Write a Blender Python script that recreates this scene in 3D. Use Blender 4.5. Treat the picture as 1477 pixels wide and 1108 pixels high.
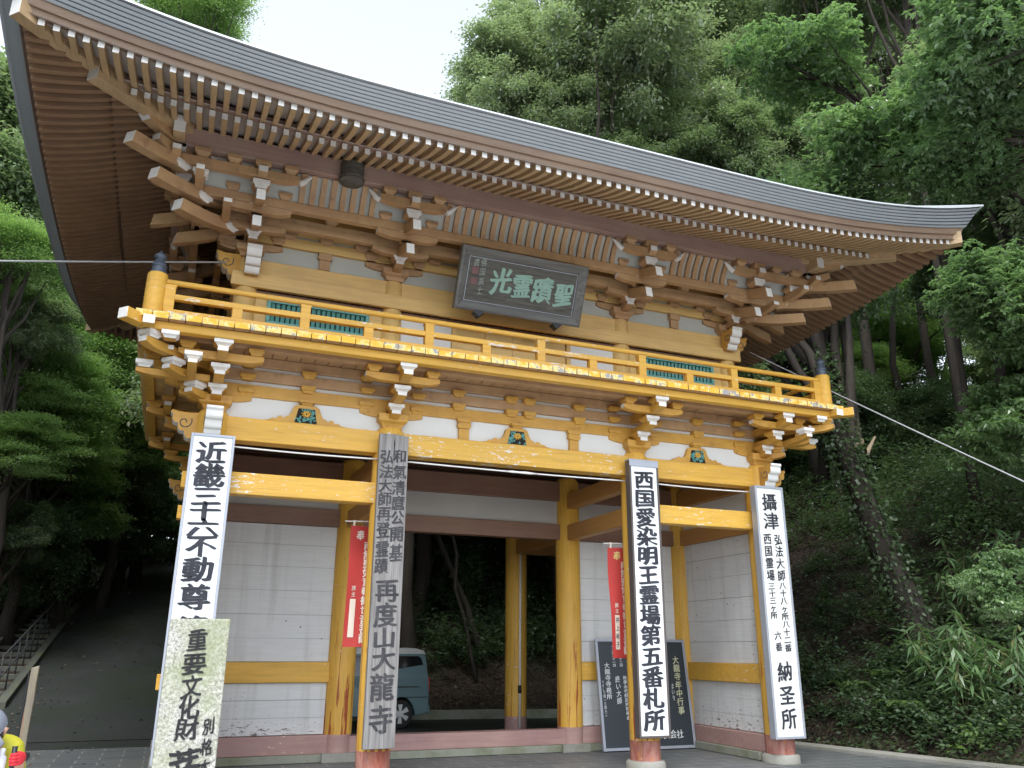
import bpy, math, random
import numpy as np
from mathutils import Vector, Matrix, noise as mnoise

for _o in list(bpy.data.objects):
    bpy.data.objects.remove(_o)
scene = bpy.context.scene
COL = scene.collection

# ---------------------------------------------------------------- camera
CAM = Vector((-4.4413, -10.8208, 1.5553))
YAW, PITCH, ROLL, FPX = 0.3812, 0.3109, 0.0054, 1193.58
fw = Vector((math.sin(YAW) * math.cos(PITCH), math.cos(YAW) * math.cos(PITCH), math.sin(PITCH)))
rt = Vector((math.cos(YAW), -math.sin(YAW), 0))
up = rt.cross(fw)
rt, up = (math.cos(ROLL) * rt + math.sin(ROLL) * up), (-math.sin(ROLL) * rt + math.cos(ROLL) * up)
cd = bpy.data.cameras.new('camera')
cd.sensor_width = 36
cd.lens = 36 * FPX / 1477
cd.clip_start = 0.05
cd.clip_end = 2000
cam = bpy.data.objects.new('camera', cd)
COL.objects.link(cam)
M = Matrix((rt, up, -fw)).transposed().to_4x4()
M.translation = CAM
cam.matrix_world = M
scene.camera = cam

# ---------------------------------------------------------------- sky, sun, exposure
SUN_EL, SUN_AZ = math.radians(58), math.radians(205)      # azimuth clockwise from +Y
SKY_STRENGTH, SUN_STRENGTH, EXPOSURE = 0.15, 0.95, 1.65
world = bpy.data.worlds.new("World")
scene.world = world
world.use_nodes = True
nt = world.node_tree
nt.nodes.clear()
sky = nt.nodes.new('ShaderNodeTexSky')
sky.sky_type = 'NISHITA'
sky.sun_disc = False
sky.sun_elevation = SUN_EL
sky.sun_rotation = SUN_AZ
sky.air_density = 1.0
sky.dust_density = 1.0
hs = nt.nodes.new('ShaderNodeHueSaturation')
hs.inputs['Saturation'].default_value = 0.36
bg = nt.nodes.new('ShaderNodeBackground')
bg.inputs['Strength'].default_value = SKY_STRENGTH
wo = nt.nodes.new('ShaderNodeOutputWorld')
nt.links.new(sky.outputs[0], hs.inputs['Color'])
nt.links.new(hs.outputs[0], bg.inputs['Color'])
nt.links.new(bg.outputs[0], wo.inputs['Surface'])
sd = bpy.data.lights.new('sun', 'SUN')
sd.energy = SUN_STRENGTH
sd.angle = math.radians(25)
sd.color = (1.0, 0.985, 0.96)
sun = bpy.data.objects.new('sun', sd)
COL.objects.link(sun)
sdir = Vector((math.sin(SUN_AZ) * math.cos(SUN_EL), math.cos(SUN_AZ) * math.cos(SUN_EL), math.sin(SUN_EL)))
sun.rotation_euler = sdir.to_track_quat('Z', 'Y').to_euler()
sun.location = sdir * 60
vs = scene.view_settings
vs.view_transform = 'Standard'
vs.look = 'None'
vs.gamma = 1
vs.use_curve_mapping = False
vs.exposure = EXPOSURE
scene.cycles.max_bounces = 9
scene.cycles.diffuse_bounces = 7
scene.cycles.glossy_bounces = 2
scene.cycles.transmission_bounces = 7
scene.cycles.transparent_max_bounces = 8
scene.cycles.use_denoising = True
scene.cycles.caustics_reflective = False
scene.cycles.caustics_refractive = False
# ---------------------------------------------------------------- materials
def V(*a):
    return Vector(a)


class NT:
    def __init__(s, name):
        s.m = bpy.data.materials.new(name)
        s.m.use_nodes = True
        s.t = s.m.node_tree
        s.t.nodes.clear()
        s.out = s.t.nodes.new('ShaderNodeOutputMaterial')
        s.b = s.t.nodes.new('ShaderNodeBsdfPrincipled')
        s.t.links.new(s.b.outputs[0], s.out.inputs[0])
        s.geo = s.t.nodes.new('ShaderNodeNewGeometry')

    def n(s, kind, **kw):
        nd = s.t.nodes.new(kind)
        for k, v in kw.items():
            if k in nd.inputs:
                s.set(nd.inputs[k], v)
            else:
                setattr(nd, k, v)
        return nd

    def set(s, inp, v):
        if isinstance(v, bpy.types.NodeSocket):
            s.t.links.new(v, inp)
        else:
            inp.default_value = v

    def coords(s, kind='world', scale=(1, 1, 1), rot=(0, 0, 0)):
        mp = s.n('ShaderNodeMapping')
        if kind == 'world':
            src = s.geo.outputs['Position']
        else:
            src = s.n('ShaderNodeTexCoord').outputs['Object']
        s.t.links.new(src, mp.inputs[0])
        mp.inputs['Scale'].default_value = scale
        mp.inputs['Rotation'].default_value = rot
        return mp.outputs[0]

    def noise(s, vec, scale, detail=4, rough=0.55, dist=0.0):
        nd = s.n('ShaderNodeTexNoise', Scale=scale, Detail=detail, Roughness=rough, Distortion=dist)
        s.t.links.new(vec, nd.inputs['Vector'])
        return nd.outputs['Fac']

    def ramp(s, fac, a, b):
        nd = s.n('ShaderNodeMapRange')
        s.set(nd.inputs[0], fac)
        nd.inputs[1].default_value = a
        nd.inputs[2].default_value = b
        return nd.outputs[0]

    def math(s, op, a, b=0.0):
        nd = s.n('ShaderNodeMath', operation=op)
        s.set(nd.inputs[0], a)
        s.set(nd.inputs[1], b)
        return nd.outputs[0]

    def mix(s, f, a, b, mode='MIX'):
        nd = s.n('ShaderNodeMix', data_type='RGBA', blend_type=mode)
        s.set(nd.inputs[0], f)
        for i, v in ((6, a), (7, b)):
            if isinstance(v, (tuple, list)):
                v = (v[0], v[1], v[2], 1)
            s.set(nd.inputs[i], v)
        return nd.outputs[2]

    def z(s):
        sp = s.n('ShaderNodeSeparateXYZ')
        s.t.links.new(s.geo.outputs['Position'], sp.inputs[0])
        return sp.outputs

    def bump(s, h, strength=0.3, dist=0.01):
        nd = s.n('ShaderNodeBump')
        nd.inputs['Strength'].default_value = strength
        nd.inputs['Distance'].default_value = dist
        s.set(nd.inputs['Height'], h)
        s.t.links.new(nd.outputs[0], s.b.inputs['Normal'])

    def done(s, col, rough=0.6, spec=0.4, metal=0.0):
        if isinstance(col, (tuple, list)):
            col = (col[0], col[1], col[2], 1)
        s.set(s.b.inputs['Base Color'], col)
        s.set(s.b.inputs['Roughness'], rough)
        s.b.inputs['Specular IOR Level'].default_value = spec
        s.b.inputs['Metallic'].default_value = metal
        return s.m


def mul(c, k):
    return tuple(x * k for x in c)


def mk_simple(name, c, rough=0.6, var=0.12, scale=6, spec=0.4, bump=0.15, metal=0.0):
    t = NT(name)
    v = t.coords()
    n = t.noise(v, scale, 5)
    col = t.mix(n, mul(c, 1 - var), mul(c, 1 + var))
    t.bump(t.noise(v, scale * 8, 3), bump, 0.004)
    return t.done(col, rough, spec, metal)


def mk_paint(name, c, chip=0.0, streak=0.0, grain='x', grainamt=0.18, rough=0.5, dirt=0.14, chipcol=(0.7, 0.68, 0.62)):
    """painted timber: soft mottling, wood grain showing, chips and rusty streaks"""
    t = NT(name)
    v = t.coords()
    sc = {'x': (0.6, 9, 9), 'z': (9, 9, 0.6), 'y': (9, 0.6, 9), 'n': (3, 3, 3)}[grain]
    g = t.noise(t.coords(scale=sc), 2.2, 6, 0.6)
    blot = t.noise(v, 1.3, 5, 0.6)
    col = t.mix(t.ramp(g, 0.3, 0.75), mul(c, 1 + grainamt * 0.5), mul(c, 1 - grainamt))
    col = t.mix(t.math('MULTIPLY', t.ramp(blot, 0.42, 0.75), dirt), col, (c[0] * 0.62, c[1] * 0.5, c[2] * 0.55 + 0.012))
    fade = t.noise(t.coords(scale=(1, 1, 1.7)), 0.55, 5, 0.65)
    grey = sum(c) / 3
    col = t.mix(t.math('MULTIPLY', t.ramp(fade, 0.48, 0.72), 0.28), col, tuple(0.72 * k + 0.28 * grey for k in c))
    fine = t.noise(t.coords(scale=tuple(5.5 * k if k > 5 else k * 1.3 for k in sc)), 1.6, 4, 0.6)
    col = t.mix(t.math('MULTIPLY', t.ramp(fine, 0.60, 0.70), 0.42), col, (c[0] * 0.42, c[1] * 0.33, c[2] * 0.4 + 0.008))
    if streak:
        s1 = t.noise(t.coords(scale=(16, 16, 0.75)), 1.0, 5, 0.65, 0.6)
        zz = t.z()[2]
        low = t.ramp(zz, 3.2, 0.3)
        thr = t.math('ADD', 0.68, t.math('MULTIPLY', low, -0.14))
        mk = t.math('MULTIPLY', t.ramp(t.math('SUBTRACT', s1, thr), 0.0, 0.03), streak)
        col = t.mix(mk, col, (0.34, 0.075, 0.025))
    if chip:
        s2 = t.noise(t.coords(scale=(3, 3, 12)), 2.6, 6, 0.68)
        s3 = t.noise(v, 0.9, 3, 0.5)
        mk = t.ramp(t.math('ADD', s2, t.math('MULTIPLY', s3, 0.35)), 0.865 - 0.05 * chip, 0.885 - 0.05 * chip)
        col = t.mix(mk, col, chipcol)
    t.bump(t.math('ADD', t.math('MULTIPLY', g, 0.6), t.noise(v, 26, 4)), 0.22, 0.006)
    return t.done(col, t.ramp(blot, 0.0, 1.6) if False else rough, 0.35)


OCHRE = (0.70, 0.405, 0.065)
M = {}
M['ochre'] = mk_paint('ochre_paint', OCHRE, chip=0.7)
M['ochre_z'] = mk_paint('ochre_pillar_paint', OCHRE, streak=1.0, chip=0.35, grain='z')
M['ochre_clean'] = mk_paint('ochre_bracket_paint', (0.58, 0.325, 0.062), grain='n', grainamt=0.15, dirt=0.35)
M['ochre_chip'] = mk_paint('chipped_ochre_paint', (0.69, 0.41, 0.07), chip=1.7)
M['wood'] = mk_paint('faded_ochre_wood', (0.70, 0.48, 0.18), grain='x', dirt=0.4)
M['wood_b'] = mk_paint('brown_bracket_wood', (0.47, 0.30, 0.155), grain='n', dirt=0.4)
M['raft'] = mk_paint('rafter_wood', (0.50, 0.355, 0.20), grain='y', dirt=0.35)
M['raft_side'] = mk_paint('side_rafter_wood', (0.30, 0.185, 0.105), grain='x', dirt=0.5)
M['side_soffit'] = mk_paint('shaded_side_soffit', (0.12, 0.078, 0.052), grain='x', dirt=0.5)  # bare boards darkened so the gaps between side rafters look shaded
M['fascia'] = mk_paint('brown_fascia_board', (0.27, 0.19, 0.13), grain='x', dirt=0.5)
M['mauve'] = mk_paint('bare_purlin_wood', (0.37, 0.26, 0.215), grain='x', dirt=0.5)
M['red'] = mk_paint('red_brown_beam_wood', (0.23, 0.13, 0.085), grain='x', dirt=0.5)
M['inner'] = mk_paint('inner_ochre_brown', (0.50, 0.255, 0.07), grain='y', dirt=0.4)
M['pink'] = mk_paint('pink_base_paint', (0.42, 0.265, 0.235), chip=0.12, dirt=0.55, grain='x')


def mk_base():
    t = NT('worn_red_base_paint')
    a = t.noise(t.coords(scale=(9, 9, 1.6)), 1.0, 6, 0.7, 0.5)
    b = t.noise(t.coords(scale=(14, 14, 3)), 1.3, 5, 0.7)
    c = t.noise(t.coords(), 11, 5, 0.7)
    col = t.mix(t.ramp(a, 0.35, 0.62), (0.30, 0.075, 0.045), (0.46, 0.24, 0.20))
    col = t.mix(t.math('MULTIPLY', t.ramp(b, 0.58, 0.66), 0.8), col, (0.55, 0.22, 0.05))
    col = t.mix(t.ramp(c, 0.66, 0.70), col, (0.62, 0.52, 0.40))
    col = t.mix(t.ramp(c, 0.32, 0.27), col, (0.16, 0.055, 0.04))
    t.bump(t.math('ADD', a, c), 0.4, 0.006)
    return t.done(col, 0.65, 0.3)


M['pink_z'] = mk_base()
M['white'] = mk_simple('chalk_white_endgrain', (0.74, 0.74, 0.72), 0.7, 0.08, 9)
M['plaster'] = mk_simple('white_plaster', (0.70, 0.71, 0.69), 0.8, 0.05, 3)
M['plaster_in'] = mk_simple('shaded_inner_plaster', (0.44, 0.43, 0.41), 0.85, 0.12, 1.5)  # greyer plaster copy, shade of the inner row put into its colour
M['plaster_up'] = mk_simple('shaded_upper_plaster', (0.46, 0.48, 0.45), 0.85, 0.1, 2.5)  # recess shade under the eaves put into a greyer plaster colour
M['soffit'] = mk_simple('pale_soffit_boards', (0.50, 0.48, 0.47), 0.8, 0.1, 5)


def mk_boards():
    t = NT('white_painted_boards')
    v = t.coords()
    s2 = t.noise(t.coords(scale=(4.5, 4.5, 16)), 2.2, 7, 0.72)
    s3 = t.noise(v, 0.8, 4, 0.6)
    zz = t.z()[2]
    low = t.math('MULTIPLY', t.ramp(zz, 1.05, 0.4), 0.10)
    mk = t.ramp(t.math('ADD', t.math('ADD', s2, t.math('MULTIPLY', s3, 0.3)), low), 0.845, 0.865)
    vo = t.n('ShaderNodeTexVoronoi', Scale=5.5)
    t.t.links.new(v, vo.inputs['Vector'])
    dot = t.ramp(vo.outputs['Distance'], 0.075, 0.055)
    dsel = t.n('ShaderNodeSeparateColor')
    t.t.links.new(vo.outputs['Color'], dsel.inputs[0])
    dot = t.math('MULTIPLY', dot, t.math('GREATER_THAN', dsel.outputs[0], 0.72))
    mk = t.math('MAXIMUM', mk, dot)
    g = t.noise(t.coords(scale=(0.7, 0.7, 10)), 3, 5)
    base = t.mix(g, (0.58, 0.59, 0.59), (0.76, 0.77, 0.77))
    wet = t.noise(t.coords(scale=(7, 7, 0.45)), 1.0, 5, 0.6)
    base = t.mix(t.math('MULTIPLY', t.ramp(wet, 0.50, 0.72), 0.45), base, (0.42, 0.42, 0.40))
    col = t.mix(mk, base, (0.13, 0.10, 0.08))
    t.bump(t.math('SUBTRACT', g, mk), 0.3, 0.006)
    return t.done(col, 0.65, 0.3)


M['boards'] = mk_boards()
M['groove'] = mk_simple('dark_board_joint', (0.24, 0.23, 0.21), 0.8)


def mk_deckend():
    t = NT('flaking_board_end_paint')
    v = t.coords()
    a = t.noise(v, 7, 6, 0.7)
    b = t.noise(v, 1.1, 3)
    oi = t.n('ShaderNodeObjectInfo')
    k = t.math('ADD', t.math('ADD', a, t.math('MULTIPLY', b, 0.45)), t.math('MULTIPLY', oi.outputs['Random'], 0.10))
    col = t.mix(t.ramp(k, 0.72, 0.80), (0.80, 0.45, 0.05), (0.80, 0.66, 0.28))
    col = t.mix(t.ramp(k, 0.83, 0.86), col, (0.34, 0.33, 0.33))
    t.bump(a, 0.3, 0.006)
    return t.done(col, 0.6, 0.3)


M['deckend'] = mk_deckend()


def mk_decktop():
    t = NT('worn_deck_top_paint')
    v = t.coords()
    a = t.noise(v, 5, 6, 0.7)
    col = t.mix(t.ramp(a, 0.47, 0.60), (0.74, 0.38, 0.04), (0.42, 0.13, 0.04))
    return t.done(col, 0.6, 0.3)


M['decktop'] = mk_decktop()
M['shadow_gap'] = mk_simple('roof_shadow_gap', (0.07, 0.078, 0.085), 0.7, 0.2, 6)  # groove faces coloured dark to draw the shadow between roof layers
M['rooflip'] = mk_simple('bright_metal_drip_edge', (0.62, 0.66, 0.68), 0.35, 0.06, 5, metal=0.3, bump=0.03)
M['teal'] = mk_simple('turquoise_paint', (0.14, 0.37, 0.34), 0.5, 0.15, 20)
M['black'] = mk_simple('black_iron', (0.018, 0.02, 0.025), 0.45, 0.2, 20)
M['dark'] = mk_simple('dark_gap', (0.02, 0.018, 0.015), 0.9)
M['slate'] = mk_simple('blue_grey_bronze', (0.075, 0.095, 0.125), 0.45, 0.25, 14, metal=0.2)


def mk_roofedge():
    t = NT('weathered_copper_roof')
    v = t.coords()
    a = t.noise(v, 1.2, 5, 0.6)
    b = t.noise(t.coords(scale=(5, 5, 1)), 6, 5)
    col = t.mix(a, (0.37, 0.41, 0.45), (0.47, 0.515, 0.55))
    col = t.mix(t.ramp(b, 0.55, 0.8), col, (0.40, 0.43, 0.45))
    t.bump(b, 0.2, 0.004)
    return t.done(col, 0.42, 0.5)


M['roof'] = mk_roofedge()


def mk_plaque():
    t = NT('dark_weathered_plank')
    g = t.noise(t.coords(scale=(1.2, 6, 14)), 2.2, 6, 0.6, 0.8)
    col = t.mix(t.ramp(g, 0.35, 0.7), (0.062, 0.062, 0.056), (0.135, 0.128, 0.112))
    t.bump(g, 0.3, 0.006)
    return t.done(col, 0.6, 0.3)


M['plank'] = mk_plaque()
M['plankframe'] = mk_paint('grey_weathered_frame', (0.15, 0.152, 0.145), grain='x', grainamt=0.4)


def mk_greywood():
    t = NT('silver_weathered_board')
    g = t.noise(t.coords(scale=(24, 24, 0.8)), 1.6, 7, 0.65, 0.4)
    b = t.noise(t.coords(scale=(60, 60, 1.2)), 1.0, 3)
    col = t.mix(t.ramp(g, 0.3, 0.72), (0.13, 0.125, 0.12), (0.33, 0.32, 0.315))
    col = t.mix(t.ramp(b, 0.62, 0.75), col, (0.12, 0.11, 0.105))
    t.bump(t.math('ADD', g, b), 0.5, 0.006)
    return t.done(col, 0.75, 0.25)


M['greywood'] = mk_greywood()


def mk_sign(name, c):
    t = NT(name)
    a = t.noise(t.coords(scale=(10, 10, 0.5)), 1.0, 5, 0.6)
    b = t.noise(t.coords(), 1.7, 5, 0.65)
    d = t.noise(t.coords(), 55, 3, 0.6)
    col = t.mix(t.math('MULTIPLY', t.ramp(a, 0.48, 0.75), 0.5), c, mul(c, 0.80))
    col = t.mix(t.math('MULTIPLY', t.ramp(b, 0.5, 0.75), 0.4), col, (c[0] * 0.84, c[1] * 0.82, c[2] * 0.74))
    col = t.mix(t.math('MULTIPLY', t.ramp(d, 0.70, 0.74), 0.5), col, mul(c, 0.6))
    t.bump(b, 0.12, 0.01)
    return t.done(col, t.math('ADD', 0.3, t.math('MULTIPLY', b, 0.25)), 0.4)


M['signwhite'] = mk_sign('white_sign_face', (0.80, 0.84, 0.87))
M['signivory'] = mk_sign('ivory_sign_face', (0.74, 0.75, 0.73))
M['alu'] = mk_simple('grey_aluminium_frame', (0.38, 0.41, 0.47), 0.4, 0.1, 5, metal=0.3, bump=0.05)
M['brownframe'] = mk_simple('dark_brown_frame', (0.10, 0.085, 0.08), 0.45, 0.2, 8)


def mk_ink(name, a, b, k):
    t = NT(name)
    n = t.noise(t.coords(), 5, 6, 0.7)
    g = t.noise(t.coords(scale=(22, 22, 1.5)), 1.6, 5, 0.65)
    col = t.mix(t.ramp(n, 0.35, 0.72), a, b)
    col = t.mix(t.math('MULTIPLY', t.ramp(g, 0.58, 0.72), k), col, mul(b, 2.2))
    return t.done(col, 0.6, 0.3)


M['ink'] = mk_ink('brush_ink', (0.020, 0.021, 0.030), (0.055, 0.057, 0.072), 0.25)
M['fadedink'] = mk_ink('faded_brush_ink', (0.028, 0.028, 0.034), (0.075, 0.073, 0.078), 0.7)
M['stone_ink'] = mk_simple('black_carved_ink', (0.012, 0.012, 0.014), 0.6, 0.2, 10)
M['greenletter'] = mk_simple('verdigris_letter_paint', (0.25, 0.40, 0.34), 0.6, 0.2, 9)
M['dimletter'] = mk_simple('dim_pale_letter_paint', (0.30, 0.34, 0.32), 0.6, 0.2, 9)
M['seal'] = mk_simple('dull_red_seal', (0.17, 0.085, 0.085), 0.6, 0.2, 9)


def mk_stone():
    t = NT('lichen_granite')
    v = t.coords()
    a = t.noise(v, 60, 4, 0.8)
    b = t.noise(v, 3.0, 6, 0.65)
    c = t.noise(v, 14, 6, 0.7)
    col = t.mix(t.ramp(a, 0.38, 0.62), (0.17, 0.17, 0.155), (0.62, 0.61, 0.56))
    col = t.mix(t.math('MULTIPLY', t.ramp(b, 0.38, 0.66), 0.75), col, (0.23, 0.26, 0.125), 'MIX')
    col = t.mix(t.math('MULTIPLY', t.ramp(c, 0.55, 0.66), 0.6), col, (0.55, 0.54, 0.48))
    t.bump(a, 0.6, 0.006)
    return t.done(col, 0.85, 0.2)


M['stone'] = mk_stone()


def mk_conc(name, c, moss=0.5):
    t = NT(name)
    v = t.coords()
    a = t.noise(v, 2.5, 6, 0.65)
    b = t.noise(v, 30, 4, 0.7)
    col = t.mix(b, mul(c, 0.75), mul(c, 1.2))
    col = t.mix(t.math('MULTIPLY', t.ramp(a, 0.45, 0.7), moss), col, (0.13, 0.15, 0.06))
    t.bump(b, 0.3, 0.005)
    return t.done(col, 0.85, 0.25)


M['shade_stone'] = mk_conc('shaded_step_stone', (0.11, 0.115, 0.10), 0.6)  # stone coloured darker to put the steps and their kerbs in shade
M['conc'] = mk_conc('pale_concrete', (0.31, 0.305, 0.275), 0.4)
M['conc_moss'] = mk_conc('mossy_concrete', (0.28, 0.29, 0.24), 0.7)


def mk_tiles():
    t = NT('slate_paving')
    v = t.coords()
    br = t.n('ShaderNodeTexBrick', Scale=1.0)
    br.offset = 0.5
    br.inputs['Brick Width'].default_value = 0.6
    br.inputs['Row Height'].default_value = 0.3
    br.inputs['Mortar Size'].default_value = 0.012
    br.inputs['Mortar Smooth'].default_value = 0.3
    br.inputs['Bias'].default_value = 0.0
    br.inputs['Color1'].default_value = (0.10, 0.112, 0.125, 1)
    br.inputs['Color2'].default_value = (0.14, 0.152, 0.16, 1)
    br.inputs['Mortar'].default_value = (0.30, 0.305, 0.295, 1)
    mp = t.n('ShaderNodeMapping')
    t.t.links.new(v, mp.inputs[0])
    t.t.links.new(mp.outputs[0], br.inputs['Vector'])
    a = t.noise(v, 1.4, 6, 0.65)
    b = t.noise(v, 40, 4, 0.7)
    col = t.mix(t.math('MULTIPLY', t.ramp(a, 0.4, 0.75), 0.45), br.outputs['Color'], (0.13, 0.135, 0.10))
    col = t.mix(t.math('MULTIPLY', b, 0.3), col, (0.06, 0.06, 0.06))
    t.bump(t.math('SUBTRACT', b, br.outputs['Fac']), 0.3, 0.004)
    return t.done(col, t.math('ADD', 0.35, t.math('MULTIPLY', a, 0.35)), 0.5)


M['tiles'] = mk_tiles()


def mk_asphalt():
    t = NT('damp_concrete_road')
    v = t.coords()
    a = t.noise(v, 0.7, 7, 0.65)
    b = t.noise(v, 55, 4, 0.7)
    c = t.noise(t.coords(scale=(1, 1, 1)), 3.0, 2, 0.5, 2.0)
    col = t.mix(a, (0.024, 0.027, 0.026), (0.044, 0.049, 0.047))
    col = t.mix(t.math('MULTIPLY', b, 0.4), col, (0.04, 0.04, 0.038))
    col = t.mix(t.math('MULTIPLY', t.ramp(t.math('ABSOLUTE', t.math('SUBTRACT', c, 0.5)), 0.006, 0.001), 0.7), col, (0.03, 0.03, 0.028))
    d = t.noise(t.coords(), 0.35, 5, 0.7, 1.0)
    col = t.mix(t.math('MULTIPLY', t.ramp(d, 0.48, 0.66), 0.6), col, (0.030, 0.040, 0.020))
    e = t.noise(t.coords(), 9, 6, 0.75)
    col = t.mix(t.math('MULTIPLY', t.ramp(e, 0.64, 0.70), 0.5), col, (0.09, 0.085, 0.065))
    t.bump(t.math('ADD', b, e), 0.5, 0.008)
    return t.done(col, t.math('ADD', 0.35, t.math('MULTIPLY', a, 0.4)), 0.4)


M['road'] = mk_asphalt()


def mk_litter():
    t = NT('leaf_litter_soil')
    v = t.coords()
    vo = t.n('ShaderNodeTexVoronoi', Scale=14.0)
    t.t.links.new(v, vo.inputs['Vector'])
    sp = t.n('ShaderNodeSeparateColor')
    t.t.links.new(vo.outputs['Color'], sp.inputs[0])
    col = t.mix(sp.outputs[0], (0.018, 0.014, 0.011), (0.062, 0.045, 0.032))
    a = t.noise(v, 0.8, 5, 0.6)
    col = t.mix(t.math('MULTIPLY', t.ramp(a, 0.5, 0.7), 0.7), col, (0.035, 0.05, 0.018))
    t.bump(t.math('ADD', vo.outputs['Distance'], t.noise(v, 8, 5)), 0.9, 0.05)
    return t.done(col, 0.85, 0.25)


M['litter'] = mk_litter()
M['bounce_ground'] = mk_conc('pale_bounce_ground', (0.56, 0.56, 0.55), 0.05)  # pale colour chosen to bounce light up under the eaves
M['bark'] = mk_paint('dark_bark', (0.048, 0.040, 0.031), grain='z', grainamt=0.5, dirt=0.3, rough=0.85)
M['moss_bark'] = mk_conc('mossy_bark', (0.045, 0.042, 0.028), 0.6)
M['deadwood'] = mk_simple('pale_dead_wood', (0.30, 0.24, 0.16), 0.8, 0.3, 8)


def mk_leaf(name, a, b, rough=0.45, trans=0.35, tip=None):
    t = NT(name)
    rnd = t.geo.outputs['Random Per Island']
    oi = t.n('ShaderNodeObjectInfo').outputs['Random']
    cl = t.noise(t.coords('object'), 0.55, 3, 0.5)
    f = t.math('ADD', t.math('MULTIPLY', rnd, 0.55), t.math('MULTIPLY', t.ramp(cl, 0.35, 0.65), 0.45))
    col = t.mix(f, a, b)
    col = t.mix(t.math('MULTIPLY', oi, 0.25), col, (a[0] * 1.1, a[1] * 0.9, a[2] * 1.3))
    if tip:
        col = t.mix(t.math('MULTIPLY', t.math('GREATER_THAN', rnd, 0.90), 0.7), col, tip)
    t.done(col, rough, 0.75)
    tr = t.n('ShaderNodeBsdfTranslucent')
    t.set(tr.inputs[0], t.mix(0.5, col, (b[0] * 1.2, b[1] * 1.5, b[2] * 0.6)))
    mx = t.n('ShaderNodeMixShader')
    mx.inputs[0].default_value = trans
    t.t.links.new(t.b.outputs[0], mx.inputs[1])
    t.t.links.new(tr.outputs[0], mx.inputs[2])
    t.t.links.new(mx.outputs[0], t.out.inputs[0])
    return t.m


M['leaf'] = mk_leaf('evergreen_leaf', (0.14, 0.195, 0.12), (0.32, 0.40, 0.23), 0.28, 0.42, (0.13, 0.13, 0.05))
M['leaf_olive'] = mk_leaf('olive_evergreen_leaf', (0.19, 0.24, 0.17), (0.37, 0.44, 0.28), 0.3, 0.42, (0.17, 0.15, 0.05))
M['leaf_big'] = mk_leaf('glossy_broad_leaf', (0.13, 0.22, 0.11), (0.27, 0.39, 0.18), 0.22, 0.4)
M['leaf_maple'] = mk_leaf('maple_leaf', (0.14, 0.23, 0.095), (0.29, 0.42, 0.14), 0.4, 0.5)
M['leaf_dark'] = mk_leaf('dark_undergrowth_leaf', (0.06, 0.105, 0.058), (0.14, 0.21, 0.10), 0.4, 0.4)
M['leaf_bamboo'] = mk_leaf('bamboo_grass_leaf', (0.09, 0.18, 0.075), (0.20, 0.31, 0.13), 0.4, 0.35, (0.26, 0.24, 0.10))
M['stem'] = mk_simple('pale_stem', (0.16, 0.14, 0.08), 0.6, 0.2, 10)
M['redcloth'] = mk_simple('red_banner_cloth', (0.48, 0.05, 0.045), 0.7, 0.08, 3)
M['clothletter'] = mk_simple('white_cloth_print', (0.78, 0.70, 0.62), 0.7, 0.05, 3)
M['goldletter'] = mk_simple('gold_cloth_print', (0.75, 0.55, 0.22), 0.7, 0.05, 3)
M['whitepole'] = mk_simple('white_enamel_rod', (0.78, 0.78, 0.76), 0.4, 0.05, 4)
M['boardblack'] = mk_simple('slate_blackboard', (0.035, 0.045, 0.055), 0.4, 0.2, 2, bump=0.04)
M['chalk'] = mk_simple('white_board_paint', (0.70, 0.74, 0.74), 0.7, 0.1, 10)
M['chalk_y'] = mk_simple('yellowish_board_paint', (0.60, 0.62, 0.40), 0.7, 0.1, 10)
M['carblue'] = mk_simple('grey_blue_car_paint', (0.14, 0.235, 0.265), 0.25, 0.03, 2, spec=0.6, bump=0.0)
M['carwhite'] = mk_simple('white_car_paint', (0.70, 0.72, 0.72), 0.25, 0.03, 2, spec=0.6, bump=0.0)
M['glass'] = mk_simple('dark_car_glass', (0.012, 0.016, 0.018), 0.08, 0.05, 2, spec=0.6, bump=0.0)
M['rubber'] = mk_simple('black_rubber', (0.02, 0.02, 0.02), 0.7, 0.1, 10)
M['alloy'] = mk_simple('silver_alloy', (0.55, 0.56, 0.57), 0.35, 0.1, 10, metal=0.5)
M['wire'] = mk_simple('grey_cable', (0.34, 0.35, 0.36), 0.5, 0.1, 10)
M['skin'] = mk_simple('skin', (0.55, 0.33, 0.23), 0.55, 0.08, 20)
M['capgrey'] = mk_simple('grey_cap_cloth', (0.20, 0.22, 0.27), 0.75, 0.1, 30)
M['yellowcloth'] = mk_simple('yellow_jacket_cloth', (0.44, 0.42, 0.03), 0.65, 0.08, 10)
M['redglove'] = mk_simple('red_glove_cloth', (0.62, 0.03, 0.045), 0.7, 0.1, 20)
M['darkcloth'] = mk_simple('dark_trouser_cloth', (0.03, 0.032, 0.04), 0.75, 0.2, 20)
M['hair'] = mk_simple('dark_hair', (0.02, 0.017, 0.015), 0.6, 0.2, 30)
M['rustpole'] = mk_paint('rusty_pale_post', (0.27, 0.25, 0.17), grain='z', streak=0.6, grainamt=0.5, dirt=0.8)
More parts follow.
